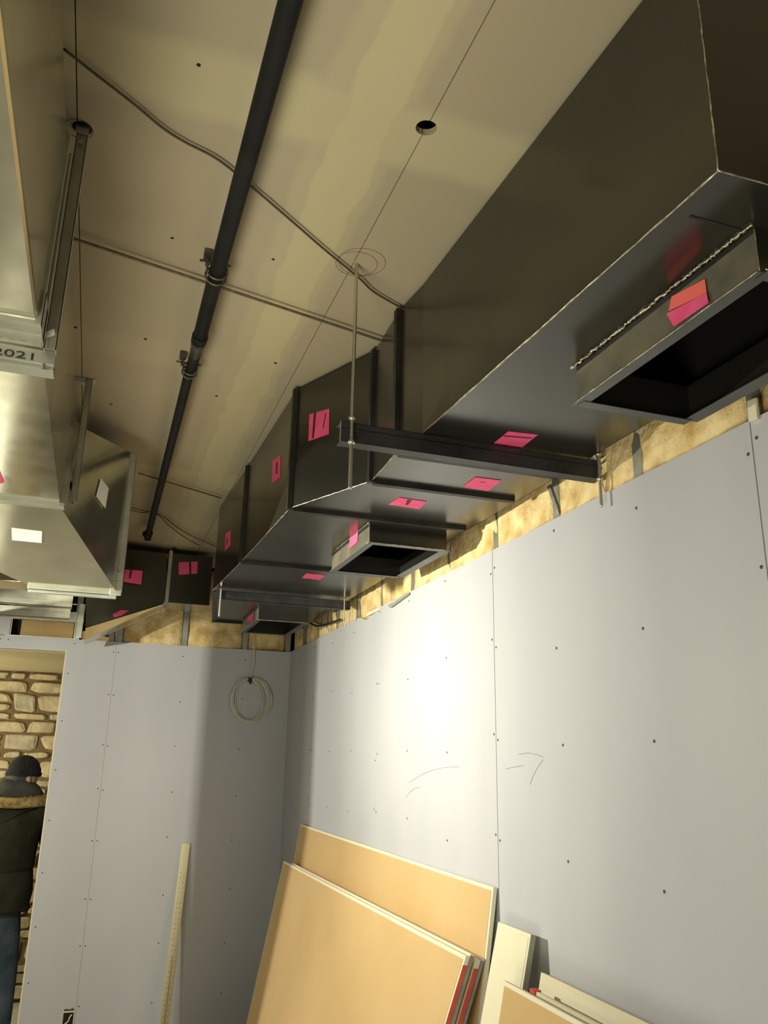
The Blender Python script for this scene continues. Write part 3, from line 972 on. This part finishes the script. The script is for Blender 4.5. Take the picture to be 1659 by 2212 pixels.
# cables coming down through the wool in the corner
m = MB()
m.tube(arc([at(x, y, 'x', 1.225) for x, y in ((668, 1316), (664, 1330), (670, 1345), (685, 1352), (702, 1350), (716, 1345), (735, 1338))], 6), .006, 8)
tag(m.build('cable_loop', cable_black), 'black cable looping out of the wool beside the third outlet', 'cable')
for i, (a, b) in enumerate((((693, 1330), (709, 1365)), ((712, 1350), (716, 1366)), ((700, 1340), (696, 1372)), ((704, 1344), (701, 1370)), ((748, 1322), (745, 1354)), ((753, 1325), (752, 1346)))):
    m = MB()
    pa, pb = at(*a, 'x', 1.238), at(*b, 'x', 1.236)
    m.tube(arc([pa + Vector((0, 0, .08)), pa, pb]), .0026, 6)
    tag(m.build('thin_wire', cable_white), ('thin white wire slanting down below the black cable loop', 'short white wire between the slanting one and the far hanger', 'leftmost thin white wire end nearest the corner', 'second thin white wire end from the corner', 'longer white wire hanging below the right end of the far hanger', 'short white wire just right of the longer one by the far hanger')[i], 'wire', 'thin white wires above the boards in the corner')

# loose bits in the wool band
m = MB()
a0, a1, a2 = at(1279, 985, 'x', 1.215), at(1285, 982, 'x', 1.215), at(1308, 1064, 'x', 1.238)
m.slab([a0, a1, at(1308, 1062, 'x', 1.236), at(1301, 1064, 'x', 1.236)], (-.003, .002, 0))
tag(m.build('white_strip', white_board), 'narrow white strip leaning out of the wool by the right end of the near hanger', 'strip')
m = MB()
m.slab([at(1618, 868, 'x', 1.240), at(1637, 860, 'x', 1.240), at(1640, 905, 'x', 1.240), at(1622, 912, 'x', 1.240)], (-.006, 0, 0))
tag(m.build('white_tab', white_board), 'small white board scrap above the right hand joint at the right edge', 'scrap')
m = MB()
m.slab([at(842, 1308, 'x', 1.236), at(884, 1280, 'x', 1.236), at(884, 1285, 'x', 1.236), at(846, 1313, 'x', 1.236)], (-.008, .004, .0))
tag(m.build('torn_paper_flap', grey_edge), 'grey torn paper flap at the top edge of the wall board', 'flap')
# curved perforated metal stud edge by the near hanger
m = MB()
pts = [(1189, 1050), (1195, 1068), (1203, 1090), (1208, 1110)]
for (x0, y0), (x1, y1) in zip(pts[:-1], pts[1:]):
    m.slab([at(x0, y0, 'x', 1.25), at(x0 - 7, y0 + 1, 'x', 1.25), at(x1 - 6, y1 + 1, 'x', 1.25), at(x1, y1, 'x', 1.25)], (-.002, 0, 0))
tag(m.build('perforated_strap', galv_dull), 'perforated metal strap hanging in the wool right of the joint in the wall', 'strap')


# ------------------------------------------------------------------ paper notes on the ducts
def note(name, quad, p0, n, label, mat=None, cat='note', marks=(), group=None, curl=.0):
    n = Vector(n).normalized()
    if n.dot(Vector((0, 0, H)) - Vector(p0)) < 0:
        n = -n
    pts = [on_plane(x, y, p0, n) + n * .0008 for x, y in quad]
    cen = sum(pts, Vector()) / len(pts)
    e = empty(name, cen, label, cat, group)
    part('paper', mat or pink, e, lambda m: m.slab(pts, n * .0008))
    for mk in marks:
        mp = [on_plane(x, y, p0, n) + n * .0018 for x, y in mk]
        part('ink_stroke', marker, e, lambda m: m.slab(mp, n * .0004))
    return e


def side_plane(a, b):
    p = St[a] if isinstance(a, str) else a
    q = St[b] if isinstance(b, str) else b
    d = q - p
    return p, Vector((d.y, -d.x, 0))


G = 'pink notes stuck on the ducts'
pC, nC = side_plane('C', 'D')
note('pink_note', ((669, 895), (712, 883), (711, 938), (667, 953)), pC, nC, 'large pink note on the side of the black duct left of the near hanger', marks=(((679, 892), (684, 891), (679, 946), (675, 948)), ((704, 892), (706, 892), (700, 925), (698, 925))), group=G)
pD, nD = side_plane('D', 'E')
note('pink_note', ((590, 995), (607, 983), (606, 1030), (588, 1045)), pD, nD, 'narrow pink note on the black duct side between its two middle joints', marks=(((598, 1000), (601, 998), (600, 1022), (597, 1025)),), group=G)
pE, nE = side_plane('E', 'F')
note('pink_note', ((488, 1153), (499, 1145), (498, 1178), (486, 1190)), pE, nE, 'faded pink note on the farthest side panel of the black duct', marks=(((491, 1162), (493, 1161), (492, 1176), (490, 1178)),), group=G)
zb = (0, 0, ZB)
up = Vector((0, 0, -1))
note('pink_note', ((1098, 931), (1162, 938), (1119, 972), (1060, 962)), zb, up, 'pink note under the black duct just before the near hanger', marks=(((1090, 939), (1150, 944), (1147, 946), (1087, 941)),), group=G)
note('pink_note', ((1027, 1030), (1083, 1037), (1055, 1060), (1000, 1051)), zb, up, 'pink note under the black duct just behind the near hanger', marks=(((1036, 1040), (1050, 1040), (1050, 1041), (1036, 1041)),), group=G)
note('pink_note', ((863, 1074), (922, 1083), (905, 1099), (839, 1089)), zb, up, 'pink note under the black duct in front of the second outlet', marks=(((880, 1078), (890, 1079), (880, 1090), (876, 1089)),), group=G)
note('pink_note', ((661, 1238), (704, 1242), (691, 1252), (652, 1248)), zb, up, 'small pink note under the black duct left of the second outlet', group=G)
note('pink_note', ((757, 1152), (774, 1150), (773, 1170), (755, 1186)), (C2[0] - .002, 0, 0), (1, 0, 0), 'light pink note on the side of the second outlet collar', group=G)
note('pink_note', ((1452, 641), (1524, 603), (1528, 634), (1446, 672)), (C1[0] - .002, 0, 0), (1, 0, 0), 'orange pink note, upper of two on the big outlet collar', mat=pink_orange, group=G)
note('pink_note', ((1441, 678), (1528, 633), (1532, 654), (1457, 706)), (C1[0] - .004, 0, 0), (1, 0, 0), 'bright pink note, lower of two on the big outlet collar', group=G)
note('pink_note', ((536, 1333), (549, 1322), (548, 1341), (534, 1343)), (C3[0] - .002, 0, 0), (1, 0, 0), 'small red pink note on the third outlet under the far hanger', group=G)
cp = (0, YC, 0)
note('pink_note', ((386, 1215), (427, 1213), (426, 1239), (386, 1242)), cp, (0, 1, 0), 'pink note with a thick black stroke on the dark cross duct', marks=(((408, 1214), (413, 1214), (413, 1240), (409, 1240)),), group=G)
tp = (0, YC - .022, 0)
note('pink_note', ((270, 1230), (308, 1233), (305, 1263), (267, 1257)), tp, (0, 1, 0), 'pink note with a short black stroke on the dark tapered piece', marks=(((281, 1231), (286, 1232), (282, 1250), (278, 1249)),), group=G)
note('pink_note', ((243, 1327), (262, 1318), (278, 1319), (262, 1330), (246, 1334)), at(260, 1325, 'y', YC - .0165), (0, 1, .0), 'pink scrap on the pale underside of the dark tapered piece', group=G)
note('pink_note', ((0, 1018), (9, 1041), (0, 1044), (-20, 1044), (-20, 1018)), (0, 0, LB), up, 'corner of a pink note under the galvanised duct at the left edge', group=G)
nb = (Vector((fx1 - .006, FY, FZ0 + .012)) - Vector((XL, 2.68, LB))).cross(Vector((1, 0, 0)))
note('white_label', ((25, 1139), (91, 1147), (90, 1172), (26, 1166)), (XL, 2.68, LB), nb, 'white label under the slanting galvanised fitting', mat=white_paper, cat='label')
sa = Vector((XL, 2.68, LB)); sb = Vector((XL, 2.98, LT)); sc_ = Vector((fx1 - .006, FY, FZ1))
P0, P1, P2, P3 = (Vector(p) for p in ((XL, 2.68, LB), (fx1 - .006, FY, FZ0 + .012), (fx1 - .006, FY, FZ1), (XL, 2.98, LT)))
um, vm = .50, .55
pm0 = P0.lerp(P1, um).lerp(P3.lerp(P2, um), vm)
tu = (P1 - P0).lerp(P2 - P3, vm); tv = (P3 - P0).lerp(P2 - P1, um)
nn_ = tu.cross(tv).normalized()
if nn_.x < 0:
    nn_ = -nn_
note('white_label', ((217, 1033), (234, 1055), (227, 1098), (207, 1072)), pm0 + nn_ * .003, nn_, 'grey white label on the dark side of the galvanised fitting', mat=white_paper, cat='label')
note('white_label', ((87, 722), (117, 711), (119, 724), (90, 733)), (0, 1.53, 0), (0, 1, 0), 'small white tag sticking out beside the strut with digits', mat=white_paper, cat='tag')


# inked digits on the strut
def digits():
    fc = bpy.data.curves.new('inked_digits', 'FONT')
    fc.body = '2021'
    fc.size = .030
    fc.extrude = .0003
    tmp = bpy.data.objects.new('digits_source', fc)
    me = bpy.data.meshes.new_from_object(tmp)
    bpy.data.objects.remove(tmp)
    ob = bpy.data.objects.new('inked_digits', me)
    COL.objects.link(ob)
    me.materials.clear()
    me.materials.append(ink)
    ob.parent = th
    # on the near face of the strut, read from the camera
    ob.rotation_euler = (math.radians(90), 0, 0)
    ob.scale = (1.35, .68, 1)
    ob.location = Vector((-.258, 1.5650, zs + .0125)) - Vector(WL[th.name])
    return ob


digits()
part('inked_face', galv_dull, th, lambda m: m.box((-.95, 1.5658, zs + .010), (-.147, 1.5662, zs + .036)))

# ------------------------------------------------------------------ boards leaning on the right wall


def leaning(name, tl, tr, bl, br, th_, face, label, group=None, edge=board_edge, rim='gypsum', tape=None, cat='board'):
    """a sheet given by the corners of its front face; th_ is its thickness towards the wall"""
    tl, tr, bl, br = map(Vector, (tl, tr, bl, br))
    n = (tr - tl).cross(bl - tl).normalized()
    if n.x < 0:
        n = -n
    e = empty(name, (bl + br) / 2, label, cat, group)
    k = 8
    vs = []
    for off in (Vector(), n * th_):
        for j in range(k + 1):
            for i in range(k + 1):
                u, v = i / k, j / k
                vs.append(tl.lerp(tr, u).lerp(bl.lerp(br, u), v) + off)
    N1 = (k + 1) ** 2
    g = lambda i, j: j * (k + 1) + i
    ff = [(g(i, j), g(i + 1, j), g(i + 1, j + 1), g(i, j + 1)) for j in range(k) for i in range(k)]
    m = MB()
    rim_ids = [g(i, 0) for i in range(k + 1)] + [g(k, j) for j in range(1, k + 1)] + [g(i, k) for i in range(k - 1, -1, -1)] + [g(0, j) for j in range(k - 1, 0, -1)]
    core = [(a, b, b + N1, a + N1) for a, b in zip(rim_ids, rim_ids[1:] + rim_ids[:1])]
    m.add(vs, ff + [tuple(x + N1 for x in f[::-1]) for f in ff] + core)
    m.build('gypsum_core', edge, e)
    # paper face stops short of the edges so that the rim shows
    ins = .011
    m = MB()
    wU = (tr - tl).length
    wV = (bl - tl).length
    q = lambda u, v: tl.lerp(tr, u).lerp(bl.lerp(br, u), v) - n * .0009
    vs2 = [q(ins / wU + (1 - 2 * ins / wU) * i / k, ins / wV + (1 - ins / wV) * j / k) for j in range(k + 1) for i in range(k + 1)]
    m.add(vs2, ff)
    m.build('paper_face', face, e)
    if tape:
        d = (br - tr)
        a, b = tr + d * tape[0], br
        out = Vector((0, -.0012, 0))
        m = MB()
        m.slab([a - n * .0012, b - n * .0012, b + n * th_ * .98, a + n * th_ * .98], out)
        m.build('edge_tape', tape[1], e)
    return e


BG = 'brown backed boards leaning on the right wall'
leaning('leaning_board', (1.226, 5.04, H - .375), (1.226, 2.495, H - .372), (1.01, 5.04, .0), (1.01, 2.47, .0), .013, brown_board, 'tallest brown backed board, behind the other boards against the right wall', BG)
for i, (dx, dy, dz, lab) in enumerate(((0, 0, 0, 'front brown backed board of the leaning stack, red taped edge'), (.018, .006, .003, 'second brown backed board right behind the front one'),
                                      (.037, .004, -.012, 'third brown backed board of the stack, red tape on its lower edge'), (.053, .010, -.012, 'fourth brown backed board, deepest of the front stack'))):
    leaning('leaning_board', (1.122 + dx, 4.98 - .12 * (i > 0), H - .568 + dz), (1.122 + dx, 2.475 + dy, H - .553 + dz), (.885 + dx, 4.96, 0), (.66 + dx, 2.455 + dy, 0), .013, brown_board, lab, BG, tape=(.02 if i in (0, 2) else .004, red_tape if i in (0, 2) else grey_edge))
leaning('board_strip', (1.195, 2.405, H - .452), (1.200, 2.215, H - .452), (.90, 2.43, 0), (.91, 2.235, 0), .015, white_board, 'narrow cream strip of board standing beside the brown boards', edge=white_board, tape=(.0, grey_edge))
d1 = [at(x, y, 'x', XW - .030) for x, y in ((1155, 2093), (1460, 2240))]
leaning('leaning_board', (1.218, 2.20, H - .542), (1.218, 1.20, H - .540), (.96, 2.22, 0), (.96, 1.22, 0), .013, white_board, 'cream faced board at bottom right, behind the small brown one', edge=board_edge, group='low boards at bottom right')
pinkb = leaning('leaning_board', (1.150, 2.13, H - .562), (1.150, 1.2, H - .560), (.90, 2.15, 0), (.90, 1.22, 0), .013, brown_board, 'small brown backed board with a pink corner, bottom right', edge=board_edge, group='low boards at bottom right')
leaning('leaning_board', (1.105, 2.20, H - .555), (1.105, 1.2, H - .553), (.86, 2.22, 0), (.86, 1.22, 0), .013, brown_board, 'foremost small brown backed board in the bottom right corner', edge=board_edge, group='low boards at bottom right')
part('pink_corner', red_tape, pinkb, lambda m: m.box((1.146, 2.105, H - .574), (1.164, 2.133, H - .5605)))

# ------------------------------------------------------------------ perforated strip leaning in the end wall's left half
s0, s1 = at(402, 1822, 'y', YE - .012), at(355, 2212, 'y', 5.42)
dd = (s1 - s0)
foot = s0 + dd * (s0.z / (s0.z - s1.z))
ps = empty('perforated_strip', foot, 'long cream strip with rows of small holes leaning on the end wall', 'strip')
wv = Vector((.026, 0, 0))
nn = Vector((0, -1, -.16)).normalized()
part('strip_body', cream_strip, ps, lambda m: (m.slab([s0 - wv, s0 + wv, foot + wv, foot - wv], -nn * .004), m.slab([s0 + wv * .93, s0 + wv, foot + wv, foot + wv * .93], -nn * .012)))
hm = MB()
Ls = (foot - s0).length
k = 0
t = .17
while t < Ls - .03:
    c = s0 + (foot - s0) * (t / Ls)
    for sx in (-.011, .012):
        c2 = c + Vector((sx, 0, RND.uniform(-.004, .004)))
        hm.tube([c2 + nn * .0008, c2 - nn * .001], .0026, 6)
    t += .028
o = hm.build('strip_hole', strip_hole, ps); o['kind'] = 'stuff'
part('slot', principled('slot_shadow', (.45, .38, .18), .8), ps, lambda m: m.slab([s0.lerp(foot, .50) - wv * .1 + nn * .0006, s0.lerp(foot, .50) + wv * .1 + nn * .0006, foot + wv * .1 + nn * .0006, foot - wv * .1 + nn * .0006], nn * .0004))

# ------------------------------------------------------------------ outlet box with wires
ob_ = at(147, 2200, 'y', YE)
eb = empty('outlet_box', ob_, 'open electrical box with loose wires low on the end wall', 'outlet')
x0, x1, z0, z1 = ob_.x - .028, ob_.x + .028, ob_.z - .06, ob_.z + .045
part('box_opening', black_void, eb, lambda m: m.box((x0, YE - .0015, z0), (x1, YE + .001, z1)))
part('box_rim', cream_strip, eb, lambda m: (m.box((x0 - .004, YE - .004, z0), (x0, YE, z1)), m.box((x1, YE - .004, z0), (x1 + .004, YE, z1)), m.box((x0, YE - .006, z1 - .014), (x1, YE - .001, z1 - .006)), m.box((x0, YE - .006, z0), (x1, YE - .001, z0 + .02))))
part('screw_ear', joint_gap, eb, lambda m: m.box((x0 + .004, YE - .005, z1 - .003), (x0 + .018, YE, z1 + .004)))
part('screw_ear', joint_gap, eb, lambda m: m.box((x1 - .018, YE - .005, z1 - .002), (x1 - .004, YE, z1 + .005)))
part('wire', cable_white, eb, lambda m: m.tube(arc([(x0 + .014, YE - .006, z0 + .034), (x0 + .03, YE - .012, z0 + .048), (x0 + .036, YE - .014, z0 + .068), (x0 + .046, YE - .008, z0 + .08)]), .004, 8))


# ------------------------------------------------------------------ the person beyond the door
def skin_chain(name, mat, verts, edges_, radii, parent, sub=2, root=0):
    me = bpy.data.meshes.new(name)
    base = Vector(WL[parent.name])
    me.from_pydata([Vector(v) - base for v in verts], edges_, [])
    me.materials.append(mat)
    ob = bpy.data.objects.new(name, me)
    COL.objects.link(ob)
    ob.parent = parent
    WL[ob.name] = WL[parent.name]
    md = ob.modifiers.new('skin', 'SKIN')
    md.use_smooth_shade = True
    for i, v in enumerate(me.skin_vertices[0].data):
        r = radii[i]
        v.radius = (r, r) if not isinstance(r, tuple) else r
        v.use_root = (i == root)
    sb = ob.modifiers.new('subsurf', 'SUBSURF')
    sb.levels = sub
    sb.render_levels = sub
    return ob


PX, PY = -.415, 6.12
per = empty('person', (PX, PY, 0), 'person in dark olive jacket, black beanie and jeans, seen from behind through the door', 'person')
hd = Vector((PX + .02, PY, H - .20))
# one continuous body (jacket coloured), legs as trousers sharing the hips
V_, E_, R_ = [], [], []


def vtx(x, y, z, r):
    V_.append((PX + x, PY + y, z)); R_.append(r)
    return len(V_) - 1


pel = vtx(-.02, .0, .93, (.205, .14))
ab = vtx(-.015, -.01, 1.08, (.20, .145)); E_.append((pel, ab))
ch = vtx(-.01, -.01, 1.25, (.205, .15)); E_.append((ab, ch))
up_ = vtx(.0, .0, 1.385, (.18, .125)); E_.append((ch, up_))
nk = vtx(.0, .02, 1.47, .065); E_.append((up_, nk))
nk2 = vtx(.01, .03, 1.54, .058); E_.append((nk, nk2))
hb = vtx(.015, .03, 1.615, .082); E_.append((nk2, hb))
ht = vtx(.02, .02, 1.67, .07); E_.append((hb, ht))
for s in (-1, 1):
    sh = vtx(s * .165, .0, 1.385, .072); E_.append((up_, sh))
    el = vtx(s * .235 + .01, .08, 1.12, .056); E_.append((sh, el))
    wr_ = vtx(s * .17, .26, 1.03, .040); E_.append((el, wr_))
body = skin_chain('body', jacket_m, V_, E_, R_, per, 2, 0)
# hem and hips of the jacket flare
# trousers
V_, E_, R_ = [], [], []
pl = vtx(-.04, .01, .90, (.155, .12))
lw = vtx(-.04, .01, .80, (.15, .115)); E_.append((pl, lw))
for s in (-1, 1):
    hp = vtx(-.04 + s * .085, .01, .76, .095); E_.append((lw, hp))
    kn = vtx(-.03 + s * .11, .07, .46, .066); E_.append((hp, kn))
    an = vtx(-.02 + s * .12, .0, .10, .052); E_.append((kn, an))
skin_chain('trousers', jeans_m, V_, E_, R_, per, 2, 0)
for s in (-1, 1):
    V_, E_, R_ = [], [], []
    a = vtx(-.02 + s * .12, -.03, .055, .045); b = vtx(-.02 + s * .12, .10, .045, .045); c = vtx(-.02 + s * .12, .19, .04, .035)
    E_ += [(a, b), (b, c)]
    skin_chain('shoe', cable_black, V_, E_, R_, per, 2, 0)
    V_, E_, R_ = [], [], []
    # hand with five fingers held forward
    w = vtx(s * .16, .30, 1.03, (.028, .018)); p = vtx(s * .145, .35, 1.03, (.036, .016)); E_.append((w, p))
    for f in range(4):
        k1 = vtx(s * .145 + (f - 1.5) * .018, .40, 1.032, .0085); k2 = vtx(s * .14 + (f - 1.5) * .017, .43 - abs(f - 1.5) * .006, 1.015, .0075)
        E_ += [(p, k1), (k1, k2)]
    t_ = vtx(s * .145 - s * .045, .36, 1.02, .009); t2_ = vtx(s * .145 - s * .05, .39, 1.01, .008)
    E_ += [(w, t_), (t_, t2_)]
    skin_chain('hand', skin_m, V_, E_, R_, per, 1, 0)


def blob(m, c, r, nu=24, nv=16, f=None, v0=0, v1=1):
    vs, fs = [], []
    for j in range(nv + 1):
        ph = math.pi * (v0 + (v1 - v0) * j / nv)
        for i in range(nu):
            th2 = 2 * math.pi * i / nu
            d = Vector((math.sin(ph) * math.cos(th2), math.sin(ph) * math.sin(th2), math.cos(ph)))
            k = f(d) if f else 1
            vs.append(Vector(c) + Vector((d.x * r[0] * k, d.y * r[1] * k, d.z * r[2] * k)))
    for j in range(nv):
        for i in range(nu):
            fs.append((j * nu + i, j * nu + (i + 1) % nu, (j + 1) * nu + (i + 1) % nu, (j + 1) * nu + i))
    m.add(vs, fs, True)


HT = math.radians(-58)


def turn(x, y, z):
    return Vector((x * math.cos(HT) - y * math.sin(HT), x * math.sin(HT) + y * math.cos(HT), z))


def face_shape(d):
    d = Vector((d.x * math.cos(-HT) - d.y * math.sin(-HT), d.x * math.sin(-HT) + d.y * math.cos(-HT), d.z))
    # +y is the front of the face, turned a little to the right
    k = 1.0
    nose = math.exp(-((d.x) ** 2 + (d.z + .12) ** 2 * 1.5) * 40) * (.18 if d.y > 0 else 0)
    chin = math.exp(-((d.z + .75) ** 2) * 10) * (.06 if d.y > 0 else 0)
    eye = -.04 * (math.exp(-((abs(d.x) - .35) ** 2 + (d.z - .05) ** 2) * 60) if d.y > 0 else 0)
    return k + nose + chin + eye


hc = Vector((PX + .025, PY + .01, H - .155))
head = part('head', skin_m, per, lambda m: blob(m, hc, (.088, .092, .125), f=face_shape))
for s in (-1, 1):
    part('ear', skin_m, per, lambda m: blob(m, hc + turn(s * .088, -.012, -.018), (.018, .016, .034), 12, 8))
    part('eye', white_paper, per, lambda m: blob(m, hc + turn(s * .03, .080, .005), (.012, .012, .010), 10, 8))
part('mouth', pink_orange, per, lambda m: blob(m, hc + turn(0, .080, -.065), (.016, .016, .006), 10, 6))
part('hair', hood_m, per, lambda m: blob(m, hc + turn(0, -.018, -.01), (.086, .090, .11), v0=.35, v1=.68))
part('beanie', beanie_m, per, lambda m: blob(m, hc + Vector((0, -.008, .028)), (.103, .118, .108), 28, 14, f=lambda d: 1 + .02 * math.sin(d.x * 40), v0=0, v1=.56))
part('beanie_cuff', beanie_m, per, lambda m: m.tube([hc + Vector((math.cos(k * math.pi / 14) * .096, math.sin(k * math.pi / 14) * .110 - .008, .018 - .012 * math.sin(k * math.pi / 14))) for k in range(28)], .017, 8, closed=True))
part('hood', hood_m, per, lambda m: blob(m, Vector((PX - .005, PY - .02, 1.485)), (.165, .125, .095), 24, 12, f=lambda d: 1 + .05 * math.sin(d.x * 9 + d.z * 7)))
# fur trim lying across the shoulders: soft roll plus tufts
fur = part('fur_trim', fur_m, per, lambda m: m.tube(arc([Vector((PX + x, PY + y, z)) for x, y, z in ((-.20, .02, 1.475), (-.17, -.09, 1.455), (-.08, -.15, 1.435), (.03, -.155, 1.43), (.12, -.12, 1.435), (.19, -.04, 1.44), (.20, .05, 1.45))], 6), .034, 10))
tuft = MB()
for k in range(700):
    u = RND.random()
    an = math.pi * (1.06 + .88 * u)
    b0 = Vector((PX + math.cos(an) * .195, PY - .0 + math.sin(an) * .15, 1.44)) + Vector((0, 0, RND.uniform(-.03, .035)))
    dr = Vector((math.cos(an) + RND.uniform(-.6, .6), math.sin(an) - .3, RND.uniform(-.6, .6))).normalized() * .034
    sd = Vector((RND.uniform(-1, 1), RND.uniform(-1, 1), RND.uniform(-1, 1))).normalized() * .0025
    tuft.add([b0 - sd, b0 + sd, b0 + dr], [(0, 1, 2)])
o = tuft.build('fur_strands', fur_m, per); o['kind'] = 'stuff'
# seams of the jacket back
part('jacket_seam', cable_black, per, lambda m: m.tube(arc([(PX + .12, PY - .128, 1.40), (PX + .05, PY - .150, 1.375), (PX + .0, PY - .160, 1.345), (PX - .06, PY - .160, 1.32), (PX - .14, PY - .14, 1.31)], 5), .004, 6))
part('jacket_hem', jacket_m, per, lambda m: m.tube([Vector((PX - .04 + math.cos(k * math.pi / 14) * .195, PY + math.sin(k * math.pi / 14) * .143, .80)) for k in range(28)], .018, 8, closed=True))
part('jacket_skirt', jacket_m, per, lambda m: m.add([Vector((PX - .04 + math.cos(k * math.pi / 14) * r1, PY + math.sin(k * math.pi / 14) * r2, zz)) for r1, r2, zz in ((.20, .15, 1.02), (.215, .16, .90), (.20, .15, .80)) for k in range(28)],
     [(j * 28 + k, j * 28 + (k + 1) % 28, (j + 1) * 28 + (k + 1) % 28, (j + 1) * 28 + k) for j in range(2) for k in range(28)], True))
